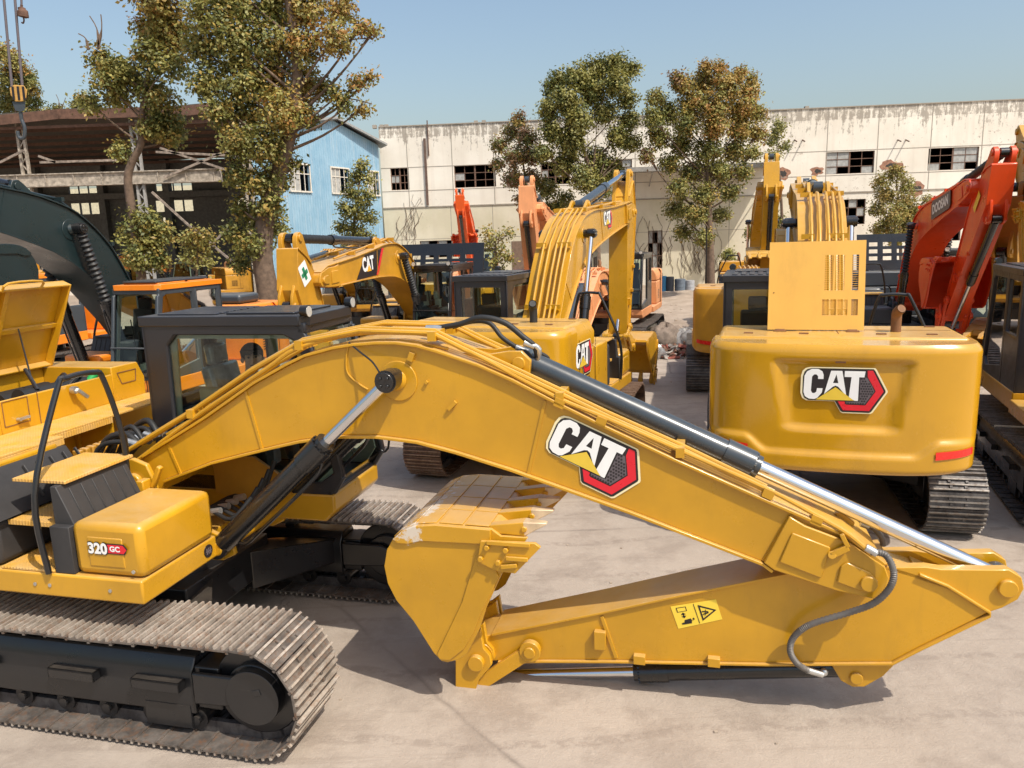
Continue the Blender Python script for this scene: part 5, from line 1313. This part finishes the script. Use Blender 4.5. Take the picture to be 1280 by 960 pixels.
# long pipe rising on the left part of the boom and clip
pp = MB(); pp.tube(smoothpath([P(172, 575, -.31), P(250, 517, -.31), P(330, 463, -.31), P(372, 435, -.30), P(440, 418, -.25), P(500, 416, -.22), P(545, 421, -.26), P(600, 446, -.30), P(648, 472, -.30), P(700, 499, -.31), P(760, 524, -.31), P(850, 563, -.31), P(960, 612, -.31), P(1030, 650, -.31), P(1060, 668, -.35), P(1084, 688, -.38)], 4), .017, 8)
pp.tube(smoothpath([P(180, 573, -.27), P(260, 515, -.27), P(345, 462, -.27), P(420, 432, -.25), P(500, 426, -.25), P(560, 436, -.27)], 4), .013, 8)
pp.tube(smoothpath([P(436, 428, -.306), P(433, 445, -.306), P(434, 465, -.306), P(446, 478, -.306), P(460, 487, -.306)], 4), .008, 6)
for a in ((700, 499), (752, 522), (960, 612), (1020, 645)): pp.obox(P(a[0], a[1] + 4, -.30), (.035, 0, -.015), (0, .035, 0), (.01, 0, .03))
pp.build('hydraulic_pipe', [YEL], arm1['boom'], split='island')
wi = MB(); wi.tube(smoothpath([P(436, 428, -.31), P(450, 440, -.36), P(465, 452, -.42), P(474, 465, -.5)], 4), .007, 6); wi.build('grease_line', [RUB], arm1['boom'])
hk = MB(); hk.obox(P(514, 446, -.315), (.012, 0, .03), (0, .015, 0), (-.02, 0, .008)); hk.obox(P(565, 507, -.315), (.03, 0, .03), (0, .012, 0), (-.01, 0, .01)); hk.obox(P(533, 478, -.312), (.008, 0, .008), (0, .01, 0), (-.008, 0, .008))
hk.build('hook_lug', [YEL], arm1['boom'], split='island')
# nose hose
nh = MB(); hpth = smoothpath([P(1088, 690, -.385), P(1107, 694, -.40), P(1117, 715, -.43), P(1112, 735, -.44), P(1092, 754, -.40), P(1060, 766, -.34), P(1020, 778, -.30), P(1002, 787, -.28), P(990, 800, -.26), P(988, 815, -.26), P(996, 829, -.24), P(1010, 838, -.2)], 16); nh.tube(hpth, [.020 if k % 2 else .0245 for k in range(len(hpth))], 12)
nh.tube(smoothpath([P(1078, 655, .1), P(1092, 660, .1), P(1102, 672, .1), P(1104, 682, .1)], 4), .021, 10)
n_ = nh.build('hydraulic_hose', [plain('spiral_guard_hose', (.16, .145, .13), .5, .2, .3)], arm1['stick'], smooth=60, split='island')
nf = MB(); nf.cyl(P(1082, 684, -.38), P(1096, 692, -.39), .027, seg=12); nf.cyl(P(1008, 837, -.2), P(1028, 843, -.17), .025, seg=12); nf.ball(P(1030, 840, -.15), .03, 10); nf.cyl(P(1076, 654, .1), P(1086, 658, .1), .025, seg=12)
nf.build('hose_fitting', [ZINC], n_, split='island')
br = MB(); br.bar(P(1040, 694, -.37), P(1060, 684, -.37), .03, .045); br.bar(P(1060, 684, -.37), P(1052, 668, -.37), .03, .03); br.cyl(P(1040, 694, -.36), P(1040, 694, -.385), .028, seg=14)
br.py([F1.py(*p, .05) for p in ((1043, 640), (1052, 640), (1068, 652), (1066, 659), (1052, 652))], .03, .07)
br.build('pipe_bracket', [YEL], arm1['boom'], bevel=.004, split=SY)
# foot hoses
fh = MB()
for k in range(7):
    y0 = -.28 + k * .08; fh.tube(smoothpath([(-.55, y0, 1.5 + .03 * (k % 3)), (-.38, y0 + .02, 1.85 + .04 * (k % 2)), (-.15, y0 * .9, 1.92 + .05 * (k % 3)), (0.0, y0 * .8 - .05, 1.88)], 5), .022 + .006 * (k % 2), 10)
fh.tube(smoothpath([(-.5, -.35, 1.7), (-.3, -.38, 1.6), (-.1, -.30, 1.75)], 4), .025, 8); fh.tube(smoothpath([(-.5, .1, 1.6), (-.2, .25, 1.9), (.05, .2, 1.75)], 4), .03, 8)
for k in range(5):
    y0 = -.25 + k * .1; fh.tube(smoothpath([(.35, y0, 1.20), (.6, y0 + .05, 1.32), (.85, y0, 1.28), (1.0, y0 + .1, 1.45 + .05 * k)], 4), .02, 8)
f_ = fh.build('hydraulic_hose', [RUB], r1, smooth=60, split='island')
fz = MB()
for k in range(4): y0 = -.28 + k * .13; fz.cyl((-.1, y0 * .9, 1.93), (.0, y0 * .85, 1.90), .03, seg=10); fz.cyl((-.5, y0, 1.60), (-.46, y0, 1.70), .03, seg=10)
for k in range(4): fz.cyl((.62, -.2 + k * .12, 1.31), (.72, -.2 + k * .12, 1.33), .03, seg=10)
fz.build('hose_fitting', [ZINC], f_, split='island')
ls = MB(); ls.bar((.33, -.50, 1.62), (.42, -.50, 1.80), .05, .04); ls.box(.25, .32, -.60, -.5, 1.6, 1.7)
ls.build('foot_bracket', [YEL], r1, bevel=.01)
sd_ = MB(); sd_.py([(.33, 1.30), (.33, 1.66), (.75, 1.66), (1.0, 1.5), (1.1, 1.32), (.9, 1.2)], .30, .335)
sd_.build('cab_side_plate', [YELD], r1)

# ---- person in the cab -------------------------------------------------
def skin(name, verts, edges, radii, mat, parent=None, loc=None, rz=0, sub=2):
    me = bpy.data.meshes.new(name); me.from_pydata(verts, edges, []); ob = bpy.data.objects.new(name, me); COL.objects.link(ob)
    md = ob.modifiers.new('Skin', 'SKIN'); md.use_smooth_shade = True
    if not me.skin_vertices:
        dg = bpy.context.evaluated_depsgraph_get()
    sv = me.skin_vertices[0].data if me.skin_vertices else None
    if sv is None: return ob
    for i, r_ in enumerate(radii): sv[i].radius = (r_, r_) if not isinstance(r_, tuple) else r_
    sv[0].use_root = True
    s = ob.modifiers.new('Sub', 'SUBSURF'); s.levels = sub; s.render_levels = sub
    me.materials.append(mat); ob.parent = parent
    return ob
SKINM = plain('skin', (.50, .29, .20), .55, var=.05); JACK = plain('dark_blue_jacket', (.022, .03, .05), .85); HAIR = plain('black_hair', (.012, .010, .009), .6); TROU = plain('dark_trousers', (.03, .03, .035), .9)
hp = F1.py(316, 450, .84)
hxp, hzp = hp[0], hp[1]
pw = F1.w(0, 0, 0)
V = [(.36, .86, 1.95), (.34, .86, 2.12), (hxp - .10, .86, hzp - .34), (hxp - .07, .86, hzp - .17), (hxp - .03, .86, hzp - .10), (hxp, .86, hzp + .02), (hxp, .86, hzp + .06),
     (hxp - .10, .66, hzp - .27), (hxp - .02, .60, hzp - .52), (hxp + .22, .62, hzp - .58), (hxp + .30, .63, hzp - .57),
     (hxp - .10, 1.06, hzp - .27), (hxp - .02, 1.12, hzp - .52), (hxp + .22, 1.10, hzp - .58), (hxp + .30, 1.09, hzp - .57),
     (.40, .77, 1.93), (.82, .74, 1.93), (.92, .74, 1.50), (1.08, .74, 1.42), (.40, .95, 1.93), (.82, .98, 1.93), (.92, .98, 1.50), (1.08, .98, 1.42)]
E_ = [(0, 1), (1, 2), (2, 3), (3, 4), (4, 5), (5, 6), (2, 7), (7, 8), (8, 9), (9, 10), (2, 11), (11, 12), (12, 13), (13, 14), (0, 15), (15, 16), (16, 17), (17, 18), (0, 19), (19, 20), (20, 21), (21, 22)]
RD = [.13, .13, .14, .055, .06, .095, .08, .06, .045, .035, .032, .06, .045, .035, .032, .09, .075, .05, .04, .09, .075, .05, .04]
person = skin('person', V, E_, RD, SKINM); tag(person, 'person in a dark jacket sitting in the front cab and looking out', 'person')
person.location = r1.location; person.rotation_euler = r1.rotation_euler
JV = [V[0], V[1], V[2], (V[3][0] - .005, V[3][1], V[3][2] - .03), V[7], V[8], V[9], V[11], V[12], V[13]]
skin('jacket', JV, [(0, 1), (1, 2), (2, 3), (2, 4), (4, 5), (5, 6), (2, 7), (7, 8), (8, 9)], [.15, .16, .165, .07, .085, .065, .05, .085, .065, .05], JACK, person)
skin('trousers', [V[0], V[15], V[16], V[17], V[19], V[20], V[21]], [(0, 1), (1, 2), (2, 3), (0, 4), (4, 5), (5, 6)], [.15, .11, .09, .065, .11, .09, .065], TROU, person)
hb = MB(); o = len(hb.v)
hb.ball((hxp - .018, .86, hzp + .055), .108, 20, 0, 1.05)
def _hair(x, y, z):
    f = (x - hxp + .018) * .5 - (y - .86) * .866
    fl = hzp + .0 if f < .0 else hzp + .09 + .3 * min(f, .03)
    return (x, y, max(z, fl))
hb.v = [_hair(*q) for q in hb.v]
hb.build('hair', [HAIR], person, smooth=60)
fc = MB(); fd = Vector((.5, -.866, 0)); fsd = Vector((.866, .5, 0)); hc = Vector((hxp - .012, .86, hzp))
fc.ball(hc + fd * .098 + Vector((0, 0, .01)), .017, 8, 0, 1.6); fc.ball(hc + fsd * .094, .02, 8, 0, 1.4); fc.ball(hc - fsd * .094, .02, 8, 0, 1.4)
fc.build('face_detail', [SKINM], person, smooth=60)
ey = MB()
for s_ in (-1, 1): ey.ball(hc + fd * .086 + fsd * (s_ * .034) + Vector((0, 0, .035)), .011, 8); ey.obox(hc + fd * .090 + fsd * (s_ * .034) + Vector((0, 0, .062)), fsd * .02, fd * .005, (0, 0, .004))
ey.obox(hc + fd * .088 + Vector((0, 0, -.042)), fsd * .024, fd * .005, (0, 0, .004)); ey.build('eye', [HAIR], person, split=lambda c: round(c[1] * 30))

# ---- rear-view machine on the right
o2 = dict(cwmat=YELG, bodymat=YEL, boommat=YEL, finecw=True, brot=31, srot=20, krot=-40, track_rot=4, shoe=SHOE3, cylmat=CYB, cylmat2=CYL)
r2, F2, up2, arm2 = excavator('yellow excavator seen from behind, vented panel raised on its engine cover', 4.265, 10.41, 72, o2)
logo(up2['cw'], (-2.708, -.02, 1.865), (0, -1, 0), (0, 0, 1), (-1, 0, 0), .80)
pm = MB(); px0 = -1.70
def pf(x, z, s): return (px0 - .03 * s + (z - 2.37) * .2, -x, z)
hol = []
for g0, g1, z0, z1 in ((-.23, -.14, 2.82, 3.22), (-.12, -.02, 2.82, 3.22), (.06, .13, 2.82, 3.22), (-.25, -.10, 2.54, 2.72), (-.09, .02, 2.54, 2.72), (.06, .13, 2.54, 2.72)):
    hol.append((g0 + .10, g1 + .10, z0, z1))
pm.gridwall(-.74, .30, 2.375, 3.38, hol, pf)
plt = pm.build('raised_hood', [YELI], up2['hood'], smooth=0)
me_ = MB()
for h in hol:
    n = 16
    for k in range(1, n): z = lerp(h[2], h[3], k / n); me_.bar((px0 - .015 + (z - 2.37) * .2, -h[0], z), (px0 - .015 + (z - 2.37) * .2, -h[1], z), .006, .006)
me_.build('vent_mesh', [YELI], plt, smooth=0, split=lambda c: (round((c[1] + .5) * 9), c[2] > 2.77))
ln = MB()
for y in (.60, -.18): ln.cyl((px0 - .03, y - .05, 2.37), (px0 - .03, y + .05, 2.37), .014, seg=8); ln.box(px0 - .1, px0, y - .07, y + .07, 2.362, 2.368)
ln.build('hinge', [BROWNI], plt, split=SY)
bo = MB()
for y, z in ((.68, 2.80), (-.22, 2.84)): bo.cyl((px0 + .06, y, z), (px0 + .05, y, z), .007, seg=8)
bo.build('panel_bolt', [BROWNI], plt, split='island')
cl = MB(); cl.obox((-2.715, .02, 2.165), (.004, 0, 0), (0, .05, 0), (0, 0, .012)); cl.build('lock_plate', [BROWNI], up2['cw'])

# ---- middle machine with raised boom
o3 = dict(exmat=RUB, cwmat=YELG, bodymat=YEL, boommat=YEL, brot=29, srot=71, krot=-115, track_rot=5, shoe=SHOE2, cylmat=CYB, cylmat2=CYL, finecw=True)
r3, F3, up3, arm3 = excavator('yellow excavator in mid-yard seen from behind, boom raised and stick hanging', .42, 12.5, 67, o3)
lg3 = F3.py(731, 454, -1.36)
logo(up3['hood'], (lg3[0], -1.352, 1.88), (1, 0, 0), (0, 0, 1), (0, -1, 0), .78, fine=False)
ql = arm3['fb']((3.95, 1.98)); sb = R(31 - 24)
logo(arm3['boom'], (ql[0], -.304, ql[1]), (math.cos(sb), 0, math.sin(sb)), (-math.sin(sb), 0, math.cos(sb)), (0, -1, 0), .62, fine=False)

# ---- left row, facing the camera
o5 = dict(armdy=-.30, bodymat=ORG, boommat=GRN, cabmat=GRY, roofmat=ORG, hatch=True, lamps=False, brot=34, srot=30, krot=0, gaiter=True, fine=False, shoe=SHOE3, cylmat=CYB, cylmat2=CYB, cwmat=ORG, ascale=1.1, recess=False, exmat=RUB, yellowtread=0)
r5, F5, up5, arm5 = excavator('orange and dark grey excavator with a dark green boom, left of the yard', -6.75, 14.6, 254, o5)
hm = MB(); hm.box(-2.0, -1.3, -.9, 1.0, 2.37, 2.56); hm.build('engine_cover', [GRY], up5['hood'], bevel=.06)
lm = MB(); c = arm5['fb']((2.15, 2.45)); lm.cyl((c[0] - .02, -.38, c[1]), (c[0] + .08, -.40, c[1]), .05, .07, seg=14); lm.build('work_lamp', [LAMP], arm5['boom'])
tm_ = MB()
for k, y in enumerate((-.7, -.95, -1.2)): tm_.box(.886, .895, y - .045, y + .045, 1.40, 1.47)
tm_.build('marker_light', [GRD], up5['box'], split='island')
o4 = dict(bodymat=YELW, boommat=YELW, cabmat=BLK, brot=17, srot=62, krot=-20, gaiter=True, fine=False, shoe=SHOE3, cylmat=CYB, cylmat2=CYB, recess=False)
r4, F4, up4, arm4 = excavator('older yellow excavator facing the camera, arrow mark on boom, green cross on stick', -2.25, 19.8, 255, o4)
def guard(up, y0=-1.2, y1=1.2, zb=2.42, zt_=3.3, x=-1.35, mat=BLK, lean=-.25):
    g = MB(); f = lambda xx, z, s: (x + lean * (z - zb) - .04 * s, -xx, z)
    hs_ = []
    for k in range(5):
        for j in range(3): hs_.append((lerp(y0, y1, .12 + k * .16), lerp(y0, y1, .12 + k * .16 + .10), zb + .25 + j * .18, zb + .35 + j * .18))
    g.gridwall(y0, y1, zb, zt_, hs_, f); return g.build('raised_hood', [mat], up['hood'], bevel=0, smooth=0)
guard(up4, -1.2, 1.2, 2.38, 3.4, -1.5)
# arrow mark on its boom
am = MB(); c = arm4['fb']; yy = .306
def A(x, z, d=0): q = c((x, z)); return (q[0], yy + d, q[1])
trap = [(3.25, 2.50), (4.12, 2.10), (4.42, 1.50), (3.42, 1.86)]
am.add([A(*p) for p in trap], [(0, 1, 2, 3)], 0)
am.add([A(3.36, 2.45, .003), A(3.25, 2.50, .003), A(3.42, 1.86, .003), A(3.52, 1.83, .003)], [(0, 1, 2, 3)], 2)
U = Vector(A(3, 2)) - Vector(A(4, 1.6)); U.normalize(); Vv = Vector((-U.z, 0, U.x)); 
if Vv.z < 0: Vv = -Vv
O = Vector(A(4.16, 1.72, .005))
text_mesh(am, 'CAT', O, U, Vv, (0, 1, 0), .30, .56, 0, .05, 1)
am.add([O + U * .19 - Vv * .01 + Vector((0, .003, 0)), O + U * .41 - Vv * .01 + Vector((0, .003, 0)), O + U * .30 + Vv * .13 + Vector((0, .003, 0))], [(0, 1, 2)], 3)
am.build('arrow_mark', [DEC, WHT, DRD, plain('orange_decal', (.85, .42, .03), .4)], arm4['boom'], smooth=0)
gm = MB(); s_ = arm4['fs']
def Sg(x, z, d=0): q = s_((x, z)); return (q[0], .19 + d, q[1])
gm.add([Sg(6.32, 1.03), Sg(5.92, 1.03), Sg(5.92, .74), Sg(6.32, .74)], [(0, 1, 2, 3)], 0)
for a, b, c_, d_ in ((6.08, 6.16, .77, 1.0), (6.0, 6.24, .845, .925)): gm.add([Sg(a, c_, .004), Sg(b, c_, .004), Sg(b, d_, .004), Sg(a, d_, .004)], [(0, 1, 2, 3)], 1)
gm.build('green_cross_label', [WHT, GRE], arm4['stick'], smooth=0)

o6 = dict(bodymat=ORED, boommat=ORED, cabmat=BLK, brot=42, srot=45, krot=0, fine=False, shoe=SHOE3, recess=False, cylmat2=CYB)
excavator('small far orange-red excavator with its boom raised in front of the factory wall', -2.0, 42.5, 268, o6)
o7 = dict(bodymat=OTAN, boommat=OTAN, cabmat=BLK, brot=32, srot=62, krot=-20, fine=False, shoe=SHOE3, recess=False)
excavator('faded orange excavator facing the camera behind the raised yellow boom', 1.75, 27.0, 258, o7)
o8 = dict(bodymat=OTAN, boommat=OTAN, cabmat=BLK, brot=-8, srot=20, krot=0, fine=False, shoe=SHOE3, recess=False)
excavator('black cabbed excavator with a faded orange flank behind the hanging yellow stick', 3.1, 24.2, 251, o8)
o9 = dict(bodymat=YELW, boommat=YELW, cabmat=BLK, cab=False, brot=-8, srot=20, krot=0, fine=False, shoe=SHOE3, recess=False, finecw=False)
excavator('yellow excavator tail just left of the rear-view machine, partly hidden', 5.75, 18.3, 77, o9)
o10 = dict(bodymat=YELW, boommat=YEL, cabmat=BLK, brot=37, srot=70, krot=-20, fine=False, shoe=SHOE3, recess=False)
excavator('yellow excavator farther back with its stick standing upright beside the factory trees', 8.9, 27.6, 255, o10)
# red machine
o11 = dict(bodymat=GRY, boommat=RED, cabmat=BLK, ascale=.92, brot=33, srot=44, krot=0, gaiter=True, fine=False, shoe=SHOE3, recess=False, cylmat=CYB, cylmat2=CYB, cwmat=GRY, lamps=True)
r8, F8, up8, arm8 = excavator('red boomed excavator with dark grey body on the right', 9.65, 18.6, 256.5, o11)
guard(up8, -1.2, .9, 2.38, 3.3, -1.55)
dm = MB(); fb_ = arm8['fb']; yy = -.306
def D_(x, z, d=0): q = fb_((x, z)); return Vector((q[0], yy - d, q[1]))
U = (D_(4.6, 1.72) - D_(3.6, 2.13)).normalized(); Vv = Vector((-U.z, 0, U.x)); O = D_(3.55, 1.98)
pl = [(0, -.03), (1.12, -.03), (1.2, .04), (1.2, .30), (1.14, .34), (.05, .34), (-.02, .28), (-.02, .0)]
tri_fan(dm, pl, lambda p: O + U * p[0] + Vv * p[1], 0)
text_mesh(dm, 'DOOSAN', O + U * .08 + Vv * .06 + Vector((0, -.004, 0)), U, Vv, (0, -1, 0), .2, 1.0, 0, .045, 1)
dm.build('name_plate', [GRD, WHT], arm8['boom'], smooth=0)
dn = MB(); dn.box(-1.95, -1.2, -1.354, -1.351, 1.75, 2.02, 0); text_mesh(dn, 'DOOSAN', (-1.9, -1.357, 1.84), (1, 0, 0), (0, 0, 1), (0, -1, 0), .1, .62, 0, .04, 1)
dn.build('name_plate', [plain('teal_decal', (.02, .25, .28), .5), WHT], up8['hood'], smooth=0)
wl_ = MB(); c = arm8['fs']; q = [c(p) for p in ((5.5, .95), (5.9, 1.0), (5.9, .85), (5.5, .8))]; wl_.add([(p[0], -.19, p[1]) for p in q], [(0, 1, 2, 3)]); wl_.build('warning_label', [WYE], arm8['stick'], smooth=0)
o12 = dict(bodymat=YELW, boommat=YELD, cabmat=BLK, brot=22, srot=66, krot=-20, fine=False, shoe=SHOE3, recess=False)
excavator('yellow excavator with a dull brown boom behind the red one at the right edge', 13.7, 18.4, 222, o12)
# right edge machine
o13 = dict(bodymat=YEL, boommat=YEL, cabmat=CABB, brot=38, srot=30, krot=0, fine=False, shoe=SHOE3, recess=False, cylmat=CYB, finecw=True)
r13, F13, up13, arm13 = excavator('yellow excavator cut by the right edge of the frame, cab side towards its neighbour', 7.95, 9.75, 70, o13)
logo(up13['hood'], (-1.6, 1.352, 1.85), (-1, 0, 0), (0, 0, 1), (0, 1, 0), .6, fine=False)
# shed machines
oS = dict(bodymat=YELD, boommat=YELD, cabmat=BLK, brot=33, srot=70, krot=-20, fine=False, shoe=SHOE3, recess=False)
excavator('dusty yellow excavator standing in the shed, left of the leaning tree', -21.5, 41.5, 262, oS, group='excavators standing in the shed')
oS2 = dict(oS); oS2.update(boommat=paint('shed_orange_paint', (.55, .17, .02), .5, .1, .5), brot=12, srot=40)
excavator('dusty orange excavator standing in the shed behind the small bushy tree', -16.5, 41.0, 215, oS2, group='excavators standing in the shed')
# orange neighbour at the left
oL = dict(bodymat=ORG, boommat=ORG, cabmat=GRY, roofmat=ORG, brot=20, srot=60, fine=False, shoe=SHOE3, recess=False, cylmat=CYB, arm=True)
excavator('orange excavator farther back at the left, half hidden by the dark green boom', -13.2, 21.5, 258, oL)
oL2 = dict(bodymat=YELW, boommat=YELW, cabmat=BLK, brot=10, srot=60, fine=False, shoe=SHOE3, recess=False)
excavator('yellow excavator farther back between the old yellow boom and the orange-red one', -5.6, 29.0, 262, oL2)

# ================================================================ SMALL THINGS
# drum
dr = thing('steel_drum', 'large scuffed whitish steel drum lying beside the old yellow boom', 'drum', (-8.9, 36.5, 0), R(-25), None)
m_ = MB(); m_.cyl((-.9, 0, .68), (.9, 0, .68), .68, seg=40); m_.build('shell', [plain('scuffed_grey_steel', (.42, .40, .37), .6, .3, .35)], dr, bevel=.03)
m_ = MB(); m_.cyl((-.93, 0, .68), (-.9, 0, .68), .25, seg=24); m_.cyl((.9, 0, .68), (.93, 0, .68), .25, seg=24); m_.build('hub', [BROWNI], dr)
# debris heap
rnd = random.Random(5)
hp_ = onz(845, 440, 0)
def rock(name, label, x, y, r_, mat, sq=.6, seed=0, cat='rock', grp=None):
    rr = random.Random(seed); mb = MB(); ph = [rr.uniform(0, 6) for _ in range(6)]
    def f(u, v):
        a = 2 * PI * u; b = PI * v; k = 1 + .18 * math.sin(3 * a + ph[0]) * math.sin(2 * b + ph[1]) + .10 * math.sin(7 * a + ph[2]) * math.sin(5 * b + ph[3]) + .05 * math.sin(13 * a + ph[4] + 9 * b)
        return (r_ * k * math.sin(b) * math.cos(a), r_ * .8 * k * math.sin(b) * math.sin(a), max(-.05, r_ * sq * k * math.cos(b) + r_ * sq * .5))
    mb.grid(f, 28, 16); ob = mb.build(name, [mat], smooth=60); ob.location = (x, y, 0); return tag(ob, label, cat, grp)
TARP = plain('grey_tarp', (.22, .21, .20), .5, .1, .4); 
rock('boulder', 'large dark boulder topping the rubbish heap', onz(832, 436).x, onz(832, 436).y, .62, plain('rock_brown', (.19, .15, .12), .9, var=.4), .8, 1, 'boulder')
rock('covered_bundle', 'dark cloth covered bundle right of the boulder on the heap', onz(862, 438).x, onz(862, 438).y + .3, .55, TARP, .75, 2, 'bundle')
rock('plastic_sheet', 'crumpled shiny grey plastic sheet at the left end of the heap', onz(812, 448).x, onz(812, 448).y, .45, plain('silver_sheet', (.45, .45, .46), .25, .5, .3), .7, 3, 'sheet')
m_ = MB()
for k in range(260):
    a = rnd.uniform(0, 2 * PI); d = rnd.random() ** .6; x = hp_.x + d * 1.7 * math.cos(a); y = hp_.y - .5 + d * .8 * math.sin(a); z = .30 * (1 - d) * rnd.random() + .03
    u = Vector((rnd.gauss(0, 1), rnd.gauss(0, 1), rnd.gauss(0, .4))).normalized(); m_.obox((x, y, z), u * rnd.uniform(.05, .22), u.orthogonal().normalized() * rnd.uniform(.02, .07), u.cross(u.orthogonal()).normalized() * .02, rnd.choice((0, 0, 1, 2)))
rb_ = m_.build('rubble', [plain('rubble_brown', (.16, .09, .06), .9, var=.4), plain('rubble_grey', (.3, .27, .24), .9, var=.3), plain('rubble_red', (.22, .07, .05), .9, var=.3)], smooth=0)
rb_['kind'] = 'stuff'; rb_['label'] = 'brown scrap and rubble strewn round the boulder'; rb_['category'] = 'rubble'
m_ = MB()
for k in range(900):
    q = rnd.random()
    x = rnd.uniform(-14, 16); y = rnd.uniform(20, 40) if q < .6 else rnd.uniform(3.5, 20); r_ = rnd.uniform(.012, .05) * (1 if y > 20 else .4)
    m_.obox((x, y, gz(x, y) + r_ * .4), (r_, 0, 0), (0, r_ * .8, .2 * r_), (0, 0, r_ * .6))
st_ = m_.build('pebbles', [plain('pebble', (.33, .27, .21), .9, var=.3)], smooth=0); st_['kind'] = 'stuff'; st_['label'] = 'small stones scattered over the yard ground'; st_['category'] = 'pebbles'
# things along the wall foot
def barrel(px, py, r_, h_, mat, label, lying=False):
    P = onz(px, py); P = Vector((P.x * 46.5 / P.y, 46.5, 0)) if P.y > 46.5 else P
    m_ = MB()
    if lying: m_.cyl((-h_ / 2, 0, r_), (h_ / 2, 0, r_), r_, seg=24)
    else:
        m_.tube([(0, 0, 0), (0, 0, h_ * .33), (0, 0, h_ * .335), (0, 0, h_ * .66), (0, 0, h_ * .665), (0, 0, h_)], [r_, r_, r_ * 1.04, r_, r_ * 1.04, r_], 24)
    ob = m_.build('barrel', [mat], smooth=40); ob.location = P; return tag(ob, label, 'barrel', 'barrels along the factory wall')
barrel(827, 362, .30, .9, plain('blue_plastic', (.02, .16, .32), .5), 'bright blue barrel in the row at the factory wall foot')
barrel(836, 362, .30, .85, plain('dark_plastic', (.03, .035, .05), .5), 'dark barrel directly right of the bright blue one')
barrel(850, 361, .32, .7, plain('grey_blue_steel', (.13, .16, .2), .5), 'grey-blue barrel near the right end of the row')
barrel(862, 361, .28, .6, plain('pale_grey_plastic', (.35, .36, .38), .5), 'pale grey barrel ending the row on the right')
barrel(818, 362, .28, .6, plain('rust_barrel', (.3, .2, .1), .7), 'rusty low barrel ending the row on the left')
bn = thing('waste_bin', 'pale grey open waste bin standing at the factory wall', 'bin', Vector((14.0, 47.5, 0)))
m_ = MB(); m_.add([(-.35, -.3, 0), (.35, -.3, 0), (.35, .3, 0), (-.35, .3, 0), (-.5, -.42, 1.0), (.5, -.42, 1.0), (.5, .42, 1.0), (-.5, .42, 1.0)], [(3, 2, 1, 0), (0, 1, 5, 4), (1, 2, 6, 5), (2, 3, 7, 6), (3, 0, 4, 7)]); m_.build('body', [plain('bin_grey', (.36, .35, .33), .6)], bn, smooth=0)
m_ = MB(); m_.ring([(-.55, -.47), (.55, -.47), (.55, .47), (-.55, .47)], [(-.48, -.4), (.48, -.4), (.48, .4), (-.48, .4)], lambda p: (p[0], p[1], .98), lambda p: (p[0], p[1], 1.06)); m_.build('rim', [plain('bin_rim', (.3, .3, .28), .6)], bn, smooth=0)
# crane hook block and ball hook
D = 33.
cb_ = thing('crane_hook_block', 'yellow and black striped crane hook block hanging from two cables', 'hook block', at(23, 125, D))
o0 = at(23, 125, D)
def L(px, py, dy=0): return at(px, py, D + dy) - o0
m_ = MB(); m_.tube([L(-6, -120), L(15, 110)], .05, 6); m_.tube([L(12, -80), L(28, 110)], .05, 6); m_.build('cable', [GRD], cb_)
m_ = MB(); pts = [(12, 110), (18, 106), (30, 107), (34, 113), (33, 122), (28, 127), (19, 127), (13, 118)]
m_.prism(pts, lambda p: tuple(L(*p, -.16)), lambda p: tuple(L(*p, .16))); m_.build('sheave_housing', [plain('worn_orange_steel', (.50, .28, .07), .6, var=.2)], cb_, bevel=.02)
m_ = MB()
for x0 in (16, 22.5, 29): m_.prism([(x0 - 2, 108), (x0 + 1, 108), (x0 + 3, 125), (x0, 125)], lambda p: tuple(L(*p, -.175)), lambda p: tuple(L(*p, -.165)))
m_.build('black_stripe', [DEC], cb_, smooth=0)
m_ = MB(); m_.prism([(15, 127), (32, 127), (31, 138), (25, 140), (19, 138)], lambda p: tuple(L(*p, -.1)), lambda p: tuple(L(*p, .1))); m_.tube([L(26, 140), L(27, 150)], .07, 8)
m_.tube(smoothpath([L(27, 150), L(31, 160), L(30, 172), L(24, 172), L(22, 164)], 4), .07, 8); m_.build('hook', [GRY], cb_, bevel=.01)
bh_ = thing('ball_hook', 'small rusty ball hook hanging beside the striped hook block', 'hook', at(28, 16, D)); o0 = at(28, 16, D)
m_ = MB(); m_.tube([L(25, -60), L(27, 8)], .04, 6); m_.build('cable', [GRD], bh_)
m_ = MB(); m_.tube(smoothpath([L(27, 6), L(27, 10), L(28, 14), L(29, 20), L(29, 22)], 3), [.05] * 3 + [.14] * 3 + [.2] * 5 + [.12] * 2, 14); m_.tube(smoothpath([L(29, 21), L(30, 25), L(29, 29), L(27, 28)], 3), .03, 6); m_.build('weight', [RUST], bh_, smooth=60)
# slim flag pole / marker rod between machines at right
rd = MB(); P = onz(881, 430); rd.tube([(0, 0, 0), (0, 0, 1.9), (0, 0, 3.6)], [.03, .03, .02], 8); ob = rd.build('marker_pole', [BLK], smooth=60); ob.location = (P.x, P.y, 0); tag(ob, 'thin dark pole standing left of the yellow tail machine', 'pole')
